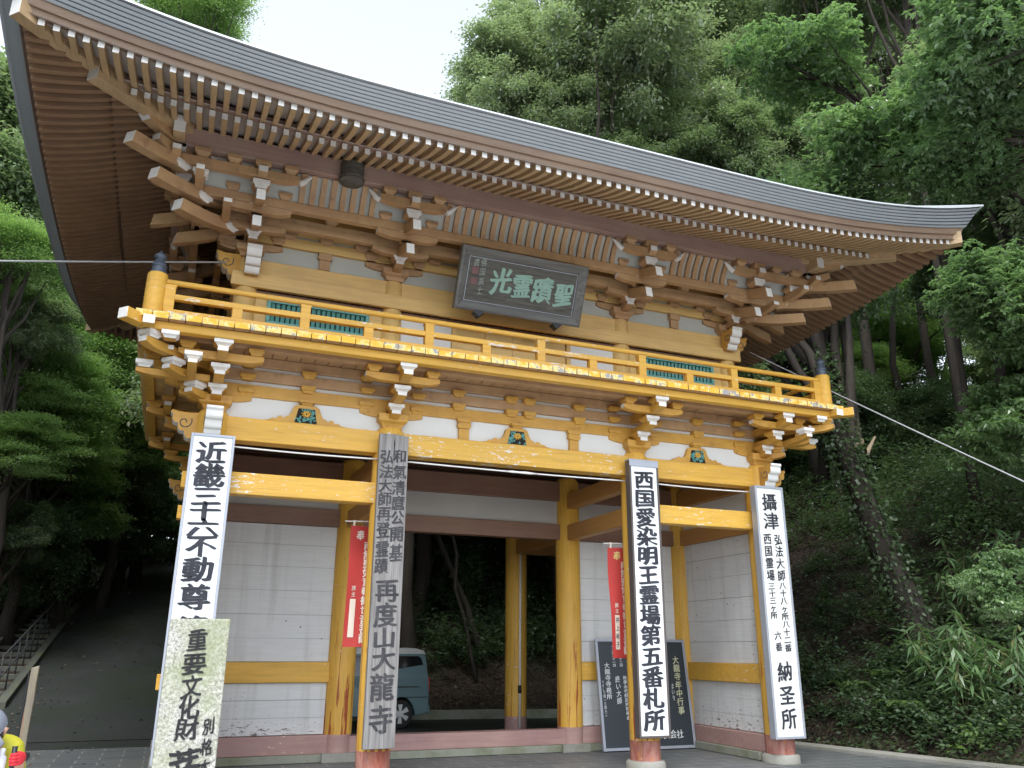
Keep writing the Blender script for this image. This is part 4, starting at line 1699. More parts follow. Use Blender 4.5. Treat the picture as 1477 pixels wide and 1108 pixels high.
# 2: weathered wooden name board
t = tag(empty('wooden_name_board', (-1.905, -0.26, 0.42)), 'weathered grey wooden name board with black brush writing on the second pillar from the left', 'name board')
mb = MB()
mb.prism([(-0.195, 0), (0.19, 0.004), (0.197, 1.9), (0.195, 3.85), (0.004, 3.868), (-0.197, 3.858), (-0.193, 1.5)], (-1.905, 0, 0.42), XR, UPZ, (0, -1, 0), 0.225, 0.30)
o = mb.build('plank', 'greywood', None, bevel=0.006)
o.parent = t
o.matrix_parent_inverse = Matrix.Translation(-t.location)
mb = MB()
mb.prism([(-0.006, 0), (0.006, 0.02), (0.004, 0.13), (0.009, 0.19), (0.003, 0.27), (-0.008, 0.20), (-0.004, 0.12)], (-1.90, 0, 3.96), XR, UPZ, (0, -1, 0), 0.2995, 0.3025)
o = mb.build('crack', 'dark', None)
o.parent = t
o.matrix_parent_inverse = Matrix.Translation(-t.location)
it = [(c, 0.105, zc - 0.42, 0.185, h) for c, zc, h in (('弘', 3.97, 0.20), ('法', 3.77, 0.20), ('大', 3.59, 0.18), ('師', 3.41, 0.19), ('再', 3.22, 0.20), ('登', 3.01, 0.22), ('霊', 2.77, 0.22), ('蹟', 2.56, 0.20))]
it2 = [(c, 0.285, zc - 0.42, 0.185, h) for c, zc, h in (('和', 3.99, 0.19), ('氣', 3.78, 0.21), ('清', 3.57, 0.20), ('麿', 3.37, 0.20), ('公', 3.18, 0.20), ('開', 2.97, 0.21), ('基', 2.73, 0.23))]
big = [(c, 0.195, zc - 0.42, 0.31, h) for c, zc, h in (('再', 2.26, 0.29), ('度', 1.96, 0.30), ('山', 1.69, 0.26), ('大', 1.44, 0.29), ('龍', 1.12, 0.33), ('寺', 0.75, 0.34))]
write(t, 'lettering', it + it2 + big, -2.10, 0.42, -0.300, 'fadedink', bold=0.028, lift=0.003)
# 3: white board with dark brown frame
t, L = sign_board('sign_board', 'tall white sign board in a dark brown frame on the third pillar from the left', 1.88, 0.49, 0.43, 4.24, -0.335, 0.13, 'brownframe', 'signwhite', 0.03)
mb = MB()
mb.box(1.88 - 0.25, 1.88 + 0.25, -0.338, -0.20, 4.242, 4.262)
mb.box(1.88 - 0.245, 1.88 + 0.245, -0.337, -0.3345, 4.16, 4.242)
L(mb, 'top_cap', 'alu', bevel=0.003)
z = 3.81
it = column('西国愛染明王霊場第五番札所', 0.245, z - 0.14, 0.09, 0.345, 0.285)
write(t, 'lettering', it, 1.635, 0.43, -0.323, 'ink', bold=0.038)
# 4: ivory board with grey frame
t, L = sign_board('sign_board', 'tall ivory sign board with three sizes of writing on the rightmost front pillar', 4.135, 0.54, 0.35, 4.035, -0.335, 0.13, 'alu', 'signivory', 0.034)
z = 3.685
zz_ = lambda q: q - 0.35
it = column('攝津', 0.265, zz_(3.93), zz_(3.34), 0.29, 0.28)
it += column('弘法大師', 0.365, zz_(3.30), zz_(2.57), 0.155, 0.175)
it += column('八十八ヶ所八十二番', 0.370, zz_(2.57), zz_(1.55), 0.135, 0.115)
it += column('西国霊場', 0.165, zz_(3.30), zz_(2.57), 0.155, 0.175)
it += column('三十三ヶ所', 0.165, zz_(2.55), zz_(2.02), 0.135, 0.11)
it += column('六番', 0.20, zz_(1.86), zz_(1.54), 0.13, 0.13)
it += column('納圣所', 0.27, zz_(1.43), zz_(0.46), 0.28, 0.29)
write(t, 'lettering', it, 3.865, 0.35, -0.323, 'ink', bold=0.024)

# name plaque under the eaves, leaning forward at the top
t = tag(empty('name_plaque', (-0.10, -0.30, 6.23)), 'dark wooden name plaque with pale green characters hung under the eaves above the balcony', 'plaque')
tilt = Vector((0, -0.38, 0.83)).normalized()
px0, pw, ph = -1.15, 2.0, 0.915
org = V(px0, -0.30, 6.235)
nrm = Vector((1, 0, 0)).cross(tilt)


def PL(mb, nm, mats, parent=None, **kw):
    o = mb.build(nm, mats, None, **kw)
    o.parent = parent or t
    if not parent:
        o.matrix_parent_inverse = Matrix.Translation(-t.location)
    return o


mb = MB()
mb.prism([(0.10, 0.10), (pw - 0.10, 0.10), (pw - 0.10, ph - 0.10), (0.10, ph - 0.10)], org, XR, tilt, nrm, -0.05, -0.005)
PL(mb, 'panel', 'plank')
fr = MB()
prof = [(0.0, -0.06), (0.0, 0.055), (0.035, 0.07), (0.125, 0.012), (0.135, -0.02), (0.135, -0.06)]
rings = []
for cx_, cy_, sx_, sy_ in ((0, 0, 1, 1), (pw, 0, -1, 1), (pw, ph, -1, -1), (0, ph, 1, -1)):
    rings.append([org + V(1, 0, 0) * (cx_ + sx_ * a) + tilt * (cy_ + sy_ * a) + nrm * b for a, b in prof])
fr.sweep(rings, 0, closed=True, cap=False)
PL(fr, 'frame', 'plankframe', bevel=0.005)
mb = MB()
for a0, b0, a1, b1 in ((0.137, 0.137, pw - 0.137, 0.145), (0.137, ph - 0.145, pw - 0.137, ph - 0.137), (0.137, 0.147, 0.145, ph - 0.147), (pw - 0.145, 0.147, pw - 0.137, ph - 0.147)):
    mb.prism([(a0, b0), (a1, b0), (a1, b1), (a0, b1)], org, XR, tilt, nrm, -0.004, 0.002)
PL(mb, 'inner_fillet', 'alu')
o = lettering('main_characters', [('光', 0.66, 0.50, 0.36, 0.40), ('霊', 1.00, 0.47, 0.31, 0.36), ('蹟', 1.33, 0.45, 0.33, 0.40), ('聖', 1.67, 0.45, 0.29, 0.36)], org, XR, tilt, 'greenletter', None, lift=0.006, bold=0.034, amt=1.9, slant=0.16)
o.parent = t
o.matrix_parent_inverse = Matrix.Translation(-t.location)
o = lettering('signature', column('佛国高士', 0.36, 0.78, 0.24, 0.09, 0.125) + [('書', 0.25, 0.70, 0.09, 0.12)], org, XR, tilt, 'dimletter', None, lift=0.006, bold=0.002, amt=1.8, slant=0.15)
o.parent = t
o.matrix_parent_inverse = Matrix.Translation(-t.location)
for b in (0.53, 0.38):
    mb = MB()
    mb.prism([(0.20, b), (0.30, b), (0.30, b + 0.10), (0.20, b + 0.10)], org, XR, tilt, nrm, -0.004, 0.003)
    PL(mb, 'seal_mark', 'seal')
for a in (0.38, 1.62):
    mb = MB()
    c = org + V(a, 0, -0.03)
    mb.prism([(-0.035, 0.0), (0.035, 0.0), (0.035, 0.06), (-0.035, 0.06)], c, XR, UPZ, (0, -1, 0), -0.03, 0.05)
    mb.prism([(-0.085, 0.0), (0, -0.075), (0.085, 0.0), (0.06, 0.018), (-0.06, 0.018)], c, XR, UPZ, (0, -1, 0), -0.05, 0.065)
    PL(mb, 'support_bracket', 'black', bevel=0.004)
for a in (0.45, 1.5):
    mb = MB()
    mb.tube([org + V(a, 0.0, 0) + tilt * (ph - 0.05), V(px0 + a, -0.05, 7.18)], 0.012, 6)
    PL(mb, 'hanging_rod', 'black')

# red banners
def banner(cx_, y, ztop, w, h, label):
    t = tag(empty('votive_banner', (cx_, y, ztop - h)), label, 'banner', 'red votive banners')

    def B(o):
        o.parent = t
        o.matrix_parent_inverse = Matrix.Translation(-t.location)
        return o
    nx, nz = 9, 26
    def P(u, v):
        ripple = 0.02 * math.sin(u * 7 + v * 3 + cx_) + 0.012 * math.sin(v * 9 + cx_ * 3)
        return V(cx_ + (u - 0.5) * w + 0.03 * v * v * (1 if cx_ > 0 else -0.3), y + ripple, ztop - v * h)
    mb = MB()
    for off, flip in ((0, 0), (0.004, 1)):
        vs_ = [P(i / (nx - 1), k / (nz - 1)) + V(0, off, 0) for k in range(nz) for i in range(nx)]
        fs = [(k * nx + i, (k + 1) * nx + i, (k + 1) * nx + i + 1, k * nx + i + 1) for k in range(nz - 1) for i in range(nx - 1)]
        mb.add(vs_, [tuple(reversed(f)) for f in fs] if flip else fs)
    B(mb.build('cloth', 'redcloth', None, smooth=True))

    def cloth_text(nm, items, mat, bold):
        o = lettering(nm, items, (cx_ - w / 2, y, ztop - h), XR, UPZ, mat, None, lift=0.0, bold=bold)
        for vt in o.data.vertices:
            u = (vt.co.x - (cx_ - w / 2)) / w
            v = (ztop - vt.co.z) / h
            q = P(u, v)
            vt.co = (q.x, q.y - 0.005, q.z)
        B(o)
    for ch_, u_ in (('奉', 0.26), ('納', 0.74)):
        cloth_text('top_character', [(ch_, u_ * w, h - 0.12, 0.12, 0.13)], 'goldletter' if cx_ > 0 else 'clothletter', 0.03)
    cloth_text('prayer_characters', column('南無聖如意輪観世音菩薩', 0.47 * w, h - 0.19, 0.05, 0.115, 0.125), 'clothletter', 0.03)
    mb = MB()
    mb.prism([(0.10 * w, 0.12), (0.24 * w, 0.12), (0.24 * w, 0.12 + 0.48), (0.10 * w, 0.12 + 0.48)], (cx_ - w / 2, y, ztop - h), XR, UPZ, (0, -1, 0), 0.0, 0.001)
    o = mb.build('name_patch', 'clothletter', None)
    for vt in o.data.vertices:
        q = P((vt.co.x - (cx_ - w / 2)) / w, (ztop - vt.co.z) / h)
        vt.co = (q.x, q.y - 0.006, q.z)
    B(o)
    cloth_text('donor_word', column('施主', 0.17 * w, 0.78, 0.62, 0.06, 0.07), 'clothletter', 0.015)
    o = lettering('donor_name', column('井上裕子', 0.17 * w, 0.59, 0.13, 0.065, 0.085), (cx_ - w / 2, y, ztop - h), XR, UPZ, 'ink', None, lift=0, bold=0.015)
    for vt in o.data.vertices:
        q = P((vt.co.x - (cx_ - w / 2)) / w, (ztop - vt.co.z) / h)
        vt.co = (q.x, q.y - 0.0085, q.z)
    B(o)
    mb = MB()
    mb.tube([(cx_ - w / 2 - 0.08, y, ztop + 0.055), (cx_ + w / 2 + 0.16, y, ztop + 0.09)], 0.009, 8)
    rod = B(mb.build('banner_rod', 'whitepole', None))
    for u in (0.08, 0.5, 0.92):
        mb = MB()
        mb.box(cx_ + (u - 0.5) * w - 0.012, cx_ + (u - 0.5) * w + 0.012, y - 0.012, y + 0.012, ztop - 0.01, ztop + 0.075)
        B(mb.build('banner_tab', 'clothletter', None))


banner(-2.02, 0.32, 3.13, 0.54, 1.55, 'red votive banner hanging behind the second pillar from the left')
banner(1.86, 0.32, 3.03, 0.54, 1.58, 'red votive banner hanging behind the third pillar, in front of the blackboard')

# white rods strung under the head beam
for k, (a, b, lab) in enumerate(((-4.0, -2.08, 'white rod under the head beam of the left bay'), (-1.72, 1.72, 'long white rod under the head beam of the wide middle bay'), (2.08, 4.0, 'white rod under the head beam of the right bay'))):
    mb = MB()
    n = 9
    mb.tube([(a + (b - a) * i / n, -0.13, 3.965 - (0.012 * math.sin(math.pi * i / n))) for i in range(n + 1)], 0.011, 8)
    if k == 1:
        mb.tube([(-0.25 + 0.1 * i, -0.135 - 0.008 * (i % 2), 3.952) for i in range(6)], [0.008, 0.018, 0.014, 0.02, 0.016, 0.006], 8)
    tag(mb.build('curtain_rod', 'whitepole', None, smooth=True), lab, 'rod', 'rods under the head beam')

# notice blackboard leaning in the right bay
t = tag(empty('notice_blackboard', (3.2, 2.0, 0.01)), 'large blackboard with white writing leaning against the wall of the right bay', 'blackboard')
bx0, bw_, bh = 2.30, 1.75, 1.74
lean = Vector((0, 0.125, 1)).normalized()
borg = V(bx0, 1.975, 0.014)
bn = Vector((1, 0, 0)).cross(lean)


def BL(o):
    o.parent = t
    o.matrix_parent_inverse = Matrix.Translation(-t.location)
    return o


mb = MB()
mb.prism([(0.02, 0.02), (bw_ - 0.02, 0.02), (bw_ - 0.02, bh - 0.02), (0.02, bh - 0.02)], borg, XR, lean, bn, -0.03, -0.004)
BL(mb.build('board_panel', 'boardblack', None))
fr = MB()
for a0, b0, a1, b1 in ((0, 0, bw_, 0.045), (0, bh - 0.045, bw_, bh), (0, 0.047, 0.045, bh - 0.047), (bw_ - 0.045, 0.047, bw_, bh - 0.047)):
    fr.prism([(a0, b0), (a1, b0), (a1, b1), (a0, b1)], borg, XR, lean, bn, -0.035, 0.012)
BL(fr.build('frame', 'alu', None, bevel=0.004))
GROUPS = [
    ('office_writing', column('大龍寺寺務所', 0.19, 1.36, 0.78, 0.105)),
    ('telephone_writing', column('TEL三四一三四八二', 0.10, 1.08, 0.52, 0.045)),
    ('date_writing', column('十二月二十一日', 0.33, 1.64, 1.29, 0.07)),
    ('event_writing', column('終い大師', 0.37, 1.15, 0.70, 0.095)),
    ('date_writing', column('十一月二十二日', 0.46, 1.64, 1.29, 0.07)),
    ('event_writing', column('秋季永代経加持祈祷会', 0.51, 1.15, 0.46, 0.08)),
    ('date_writing', column('十月二十一日', 0.60, 1.64, 1.29, 0.075)),
    ('event_writing', column('弘法大師大祭', 0.64, 1.15, 0.55, 0.08)),
    ('visit_writing', column('まいり', 1.42, 1.02, 0.74, 0.06)),
    ('company_writing', [(c, 1.07 + 0.13 * i, 0.22, 0.13, 0.14) for i, c in enumerate('株式会社')]),
]
for nm_, it in GROUPS:
    BL(lettering(nm_, it, borg, XR, lean, 'chalk', None, lift=-0.002, bold=0.012, amt=1.2))
BL(lettering('title_writing', column('大龍寺年中行事', 1.54, 1.47, 0.52, 0.13), borg, XR, lean, 'chalk_y', None, lift=-0.002, bold=0.018))

# dark box lamp under the purlin
t = tag(empty('eave_lamp_box', (-2.81, -0.86, 7.60)), 'small dark box with a rounded bottom fixed under the left part of the eave', 'lamp box')
mb = MB()
mb.lathe([(0.02, -0.035), (0.10, -0.03), (0.165, 0.0), (0.17, 0.03), (0.16, 0.035), (0.16, 0.26), (0.05, 0.265)], (-2.81, -0.86, 7.58), 20)
o = mb.build('lamp_body', 'plank', None, auto=40)
o.parent = t
o.matrix_parent_inverse = Matrix.Translation(-t.location)
mb = MB()
mb.lathe([(0.172, 0.0), (0.178, 0.012), (0.172, 0.024)], (-2.81, -0.86, 7.61), 20)
o = mb.build('lamp_rim', 'brownframe', None, auto=40)
o.parent = t
o.matrix_parent_inverse = Matrix.Translation(-t.location)

# conduit in front of the rear pillar
t = tag(empty('conduit_pipe', (1.88, 4.50, 0.13)), 'thin white conduit pipe running down the rear pillar seen through the passage', 'pipe')
mb = MB()
mb.tube([(1.89, 4.50, 0.16), (1.90, 4.50, 3.36)], 0.022, 10)
o = mb.build('pipe', 'whitepole', None, smooth=True)
o.parent = t
o.matrix_parent_inverse = Matrix.Translation(-t.location)
mb = MB()
mb.tube([(1.89, 4.50, 0.78), (1.89, 4.50, 0.92)], 0.034, 10)
o = mb.build('coupling', 'black', None, smooth=True)
o.parent = t
o.matrix_parent_inverse = Matrix.Translation(-t.location)

# stone post
t = tag(empty('stone_post', (-4.27, -5.85, 0.0)), 'lichen covered granite post with carved black writing in front of the leftmost pillar', 'stone post')
sx0, sx1, sy0, sy1, sh = -4.42, -4.12, -6.0, -5.72, 1.705
mb = MB()
rnd = random.Random(3)
mb.sweep([[V(sx0, sy0, 0), V(sx1, sy0, 0), V(sx1, sy1, 0), V(sx0, sy1, 0)],
          [V(sx0, sy0, 0.9), V(sx1 + 0.001, sy0 + 0.002, 0.9), V(sx1, sy1, 0.9), V(sx0, sy1, 0.9)],
          [V(sx0 + 0.002, sy0, sh - 0.004), V(sx1, sy0, sh), V(sx1, sy1, sh + 0.004), V(sx0, sy1, sh)]])
o = mb.build('post_shaft', 'stone', None, bevel=0.008)
o.parent = t
o.matrix_parent_inverse = Matrix.Translation(-t.location)
mb = MB()
mb.box(sx0 - 0.12, sx1 + 0.12, sy0 - 0.10, sy1 + 0.12, 0, 0.14)
o = mb.build('post_plinth', 'conc_moss', None, bevel=0.015)
o.parent = t
o.matrix_parent_inverse = Matrix.Translation(-t.location)
it = []
for c, u, z_, w_ in (('重', 0.145, 1.595, 0.105), ('要', 0.142, 1.478, 0.115), ('文', 0.142, 1.370, 0.105), ('化', 0.140, 1.268, 0.105), ('財', 0.142, 1.165, 0.115)):
    it.append((c, u, z_, w_, 0.118))
it += [('菩', 0.145, 0.985, 0.165, 0.19)]
it += column('別格本山', 0.247, 1.225, 0.83, 0.06, 0.085)
write(t, 'lettering', it, sx0, 0.0, sy0, 'stone_ink', bold=0.022, lift=0.003, amt=1.7, slant=0.12)

# cables to the upper storey
def cable(name, p, q, sag, r, label, n=24, mat='wire'):
    p, q = Vector(p), Vector(q)
    mb = MB()
    mb.tube([p.lerp(q, i / n) - V(0, 0, sag * 4 * (i / n) * (1 - i / n)) for i in range(n + 1)], r, 6)
    return tag(mb.build(name, mat, None, smooth=True), label, 'cable')


cable('overhead_cable', (-4.25, 0.12, 6.56), (-12.0, -0.5, 4.95), 0.03, 0.012, 'thin grey cable running left from the upper corner of the gate past the newel cap')
cable('overhead_cable', (4.36, 0.12, 6.47), (9.6, -5.6, 1.2), 0.05, 0.011, 'thin grey cable sloping down to the right from the upper corner of the gate')
# ================================================================ CAR, PERSON, POST
def child(t, mb, nm, mats, **kw):
    o = mb.build(nm, mats, None, **kw)
    o.parent = t
    o.matrix_parent_inverse = Matrix.Translation(-t.location)
    return o


cx1, cy0 = 0.86, 7.0                     # right (rear) end and near side of the car
t = tag(empty('parked_car', (cx1 - 1.7, cy0 + 0.74, 0.0)), 'grey blue box-shaped small car with a white roof parked behind the gate', 'car')
prof = [(-3.38, 0.30), (-3.40, 0.62), (-3.30, 0.86), (-2.92, 0.98), (-2.82, 1.02), (-2.45, 1.50), (-0.12, 1.52), (-0.06, 1.42), (-0.02, 0.98), (0.0, 0.90), (0.01, 0.55), (-0.01, 0.30), (-0.28, 0.24),
        (-0.30, 0.34), (-0.36, 0.48), (-0.46, 0.58), (-0.60, 0.61), (-0.74, 0.58), (-0.84, 0.48), (-0.90, 0.34), (-0.92, 0.24), (-2.46, 0.24), (-2.48, 0.34), (-2.54, 0.48), (-2.64, 0.58), (-2.78, 0.61), (-2.92, 0.58), (-3.02, 0.48), (-3.08, 0.34), (-3.10, 0.24)]
mb = MB()
W_ = 1.475
nsec = [(0.0, 0.10), (0.03, 0.02), (0.10, 0.0), (W_ - 0.10, 0.0), (W_ - 0.03, 0.02), (W_, 0.10)]
secs = []
for yy, ins in nsec:
    r = []
    for px_, pz_ in prof:
        tz = max(0.0, (pz_ - 0.98) / 0.55)
        yin = 0.10 * tz * (1 if yy < W_ / 2 else -1)
        r.append(V(cx1 + px_, cy0 + yy + yin, pz_))
    secs.append(r)
# side walls slope inward above the belt line
mb.sweep(secs)
body = child(t, mb, 'body', 'carblue', bevel=0.03)
mb = MB()
rp = [(-2.52, 1.47), (-2.40, 1.56), (-1.4, 1.60), (-0.3, 1.585), (-0.10, 1.53), (-0.06, 1.44), (-0.12, 1.44), (-2.44, 1.44)]
mb.prism(rp, (cx1, cy0, 0), XR, UPZ, (0, 1, 0), 0.085, W_ - 0.085)
child(t, mb, 'roof_panel', 'carwhite', bevel=0.03)


def side_quad(mb, pts, off):
    vs_ = []
    for px_, pz_ in pts:
        tz = max(0.0, (pz_ - 0.98) / 0.55)
        vs_.append(V(cx1 + px_, cy0 + 0.10 * tz - off, pz_))
    n = len(vs_)
    vs_ += [v + V(0, 0.02, 0) for v in vs_]
    fs = [tuple(range(n - 1, -1, -1)), tuple(range(n, 2 * n))] + [(i, (i + 1) % n, n + (i + 1) % n, n + i) for i in range(n)]
    mb.add(vs_, fs)


for pts in (((-0.78, 1.06), (-0.22, 1.06), (-0.13, 1.12), (-0.12, 1.22), (-0.18, 1.38), (-0.24, 1.42), (-0.78, 1.42)),
            ((-1.60, 1.03), (-0.84, 1.04), (-0.84, 1.42), (-1.60, 1.42)), ((-2.50, 1.02), (-1.68, 1.03), (-1.68, 1.42), (-2.32, 1.42))):
    mb = MB()
    side_quad(mb, [p for p in pts], 0.008)
    child(t, mb, 'side_window', 'glass', bevel=0.003)
mb = MB()
mb.box(cx1 - 0.92, cx1 - 0.02, cy0 - 0.012, cy0 + 0.01, 0.80, 0.82)
mb.box(cx1 - 0.62, cx1 - 0.02, cy0 - 0.016, cy0 + 0.01, 0.60, 0.615)
child(t, mb, 'body_crease', 'rubber')
mb = MB()
mb.box(cx1 - 0.02, cx1 + 0.03, cy0 + 0.06, cy0 + 0.20, 0.70, 0.98)
child(t, mb, 'tail_lamp', 'redglove', bevel=0.01)
mb = MB()
mb.box(cx1 - 0.02, cx1 + 0.045, cy0 + 0.05, cy0 + W_ - 0.05, 0.28, 0.46)
child(t, mb, 'bumper', 'carblue', bevel=0.02)
mb = MB()
mb.prism([(-3.30, 0.87), (-2.85, 1.0), (-2.5, 1.46), (-2.47, 1.46), (-2.82, 1.0), (-3.28, 0.86)], (cx1 - 0.0, cy0, 0.012), XR, UPZ, (0, 1, 0), 0.14, W_ - 0.14)
child(t, mb, 'windscreen', 'glass')


def ytube(mb, c, r0, r1, y0, y1, n=28, m=0):
    a = [V(c[0] + r0 * math.cos(2 * math.pi * k / n), y0, c[1] + r0 * math.sin(2 * math.pi * k / n)) for k in range(n)]
    b = [V(c[0] + r1 * math.cos(2 * math.pi * k / n), y1, c[1] + r1 * math.sin(2 * math.pi * k / n)) for k in range(n)]
    mb.sweep([b, a], m)


for wx in (cx1 - 0.60, cx1 - 2.78):
    for ya, s in ((cy0 + 0.02, 1), (cy0 + W_ - 0.02, -1)):
        wc = (wx, 0.285)
        mb = MB()
        ytube(mb, wc, 0.265, 0.28, ya, ya + s * 0.03)
        ytube(mb, wc, 0.28, 0.28, ya + s * 0.032, ya + s * 0.16)
        tyre = child(t, mb, 'wheel', 'rubber', auto=40)
        mb = MB()
        ytube(mb, wc, 0.195, 0.195, ya - s * 0.002, ya + s * 0.01)
        r = mb.build('rim_well', 'black', None)
        r.parent = tyre
        mb = MB()
        for k in range(6):
            a = math.radians(90 + 60 * k)
            d = V(math.cos(a), 0, math.sin(a))
            p = V(-d.z, 0, d.x)
            c = V(wx, ya - s * 0.004, 0.285)
            mb.prism([(0.02, -0.022), (0.185, -0.048), (0.185, 0.048), (0.02, 0.022)], c, d, p, (0, 1, 0), -0.012, 0.008)
        ytube(mb, wc, 0.05, 0.055, ya - s * 0.02, ya)
        r = mb.build('wheel_spokes', 'alloy', None, bevel=0.003)
        r.parent = tyre

# weathered guide post
t = tag(empty('marker_post', (-5.66, -0.35, 0)), 'slim weathered pale post with rust stains standing at the foot of the ramp', 'post')
mb = MB()
rnd = random.Random(8)
secs = []
for k in range(9):
    z_ = 1.36 * k / 8
    j = rnd.uniform(-0.003, 0.003)
    secs.append([V(-5.66 + sx_ * 0.036 + j, -0.35 + sy_ * 0.03, z_ + (0.012 * sx_ if k == 8 else 0)) for sx_, sy_ in ((-1, -1), (1, -1), (1, 1), (-1, 1))])
mb.sweep(secs)
child(t, mb, 'post_body', 'rustpole', bevel=0.006)
mb = MB()
mb.tube([(-5.712, -0.35, 0), (-5.712, -0.35, 1.30)], 0.008, 6)
child(t, mb, 'side_rod', 'black')


# stooping walker at the lower left
def skin_mesh(name, chain, mat, parent_t, levels=2):
    """chain: (verts[(x,y,z,r)], edges)"""
    vs_, es = chain
    me = bpy.data.meshes.new(name)
    me.from_pydata([v[:3] for v in vs_], es, [])
    o = bpy.data.objects.new(name, me)
    COL.objects.link(o)
    md = o.modifiers.new('skin', 'SKIN')
    for i, v in enumerate(vs_):
        r = v[3]
        me.skin_vertices[0].data[i].radius = (r, v[4] if len(v) > 4 else r)
        me.skin_vertices[0].data[i].use_root = (i == 0)
    md.use_smooth_shade = True
    ms = o.modifiers.new('sub', 'SUBSURF')
    ms.levels = levels
    ms.render_levels = levels
    bpy.context.view_layer.update()
    me2 = bpy.data.meshes.new_from_object(o.evaluated_get(bpy.context.evaluated_depsgraph_get()))
    me2.name = name
    bpy.data.objects.remove(o)
    me2.materials.clear()
    me2.materials.append(M[mat])
    me2.polygons.foreach_set('use_smooth', [True] * len(me2.polygons))
    o = bpy.data.objects.new(name, me2)
    COL.objects.link(o)
    o.parent = parent_t
    o.matrix_parent_inverse = Matrix.Translation(-parent_t.location)
    return o


def sphere(mb, c, rx, ry, rz, nu=20, nv=14, m=0, z0=-1.0):
    rings = []
    for i in range(nv + 1):
        a = -math.pi / 2 + math.pi * i / nv
        zz = max(math.sin(a), z0)
        r = max(0.02, math.cos(math.asin(max(-1, min(1, zz)))))
        rings.append([V(c[0] + rx * r * math.cos(2 * math.pi * k / nu), c[1] + ry * r * math.sin(2 * math.pi * k / nu), c[2] + rz * zz) for k in range(nu)])
    mb.sweep(rings, m)


PXY = Vector((-5.345, -4.52, -0.0))
person = tag(empty('person', PXY), 'person in a grey cap, yellow jacket and red gloves stooping over a thin walking pole', 'person')
B0 = PXY


def pv(x, y, z, *r):
    return (B0.x + y, B0.y - x, B0.z + z) + r      # the figure leans towards the viewer


# facing +x, bent forward: hips behind (-x), head forward
body_v = [pv(-0.30, 0.0, 0.72, 0.10), pv(-0.22, 0.0, 0.82, 0.10), pv(-0.10, 0.0, 0.91, 0.11), pv(0.02, 0.0, 0.97, 0.075), pv(0.07, 0.0, 1.0, 0.05), pv(0.12, 0.0, 1.03, 0.06),
          pv(-0.02, -0.17, 0.95, 0.055), pv(0.06, -0.25, 0.80, 0.045), pv(0.225, -0.17, 0.78, 0.036), pv(0.27, -0.16, 0.78, 0.028),
          pv(-0.02, 0.14, 0.95, 0.05), pv(0.05, 0.17, 0.78, 0.042), pv(0.19, 0.19, 0.90, 0.034), pv(0.235, 0.197, 0.93, 0.027),
          pv(-0.30, -0.10, 0.68, 0.085), pv(-0.12, -0.11, 0.42, 0.06), pv(-0.28, -0.11, 0.10, 0.042), pv(-0.14, -0.12, 0.045, 0.04),
          pv(-0.30, 0.10, 0.68, 0.085), pv(-0.14, 0.11, 0.42, 0.06), pv(-0.34, 0.11, 0.10, 0.042), pv(-0.20, 0.12, 0.045, 0.04)]
body_e = [(0, 1), (1, 2), (2, 3), (3, 4), (4, 5), (3, 6), (6, 7), (7, 8), (8, 9), (3, 10), (10, 11), (11, 12), (12, 13), (0, 14), (14, 15), (15, 16), (16, 17), (0, 18), (18, 19), (19, 20), (20, 21)]
skin_mesh('body', (body_v, body_e), 'skin', person)
# head with face, looking forward and down
HROT = Matrix.Rotation(math.radians(-112), 3, 'Z') @ Matrix.Rotation(math.radians(38), 3, 'Y')


def headpart(mb, nm, mat, **kw):
    mb.v = [tuple(hc + HROT @ (Vector(p) - hc)) for p in mb.v]
    return child(person, mb, nm, mat, **kw)


hc = Vector(pv(0.17, 0.0, 1.075))
mb = MB()
sphere(mb, hc, 0.098, 0.078, 0.112)
mb.tube([hc + V(0.085, 0, 0.02), hc + V(0.115, 0, -0.02), hc + V(0.092, 0, -0.032)], [0.010, 0.017, 0.012], 8)
mb.tube([hc + V(0.083, -0.028, -0.062), hc + V(0.091, 0, -0.060), hc + V(0.083, 0.028, -0.062)], [0.004, 0.009, 0.004], 8)
for s in (-1, 1):
    mb.tube([hc + V(-0.01, s * 0.076, 0.025), hc + V(-0.02, s * 0.092, 0.0), hc + V(-0.005, s * 0.08, -0.03)], [0.008, 0.016, 0.008], 8)
headpart(mb, 'head', 'skin', smooth=True)
mb = MB()
for s in (-1, 1):
    sphere(mb, hc + V(0.082, s * 0.032, 0.005), 0.012, 0.014, 0.011, 10, 8)
headpart(mb, 'eyes', 'hair', smooth=True)
mb = MB()
sphere(mb, hc + V(-0.012, 0, 0.008), 0.102, 0.084, 0.110)
headpart(mb, 'hair', 'hair', smooth=True)
mb = MB()
sphere(mb, hc + V(-0.006, 0, 0.022), 0.113, 0.094, 0.112, 24, 16, 0, -0.12)
brim = []
for k in range(13):
    a = -1.15 + 2.3 * k / 12
    brim.append((math.cos(a), math.sin(a)))
vs_, fs = [], []
for k, (ca, sa) in enumerate(brim):
    for r, dz in ((0.105, 0.022), (0.19, -0.02), (0.19, -0.026), (0.105, 0.014)):
        ext = r if r < 0.15 else 0.105 + 0.085 * max(0.15, ca) ** 0.6
        vs_.append(hc + V(ext * ca - 0.006, ext * 0.86 * sa, dz - (0.012 if r > 0.15 else 0) * abs(sa)))
for k in range(12):
    for j in range(4):
        a, b = k * 4 + j, k * 4 + (j + 1) % 4
        fs.append((a, b, b + 4, a + 4))
mb.add(vs_, fs)
headpart(mb, 'cap', 'capgrey', smooth=True)
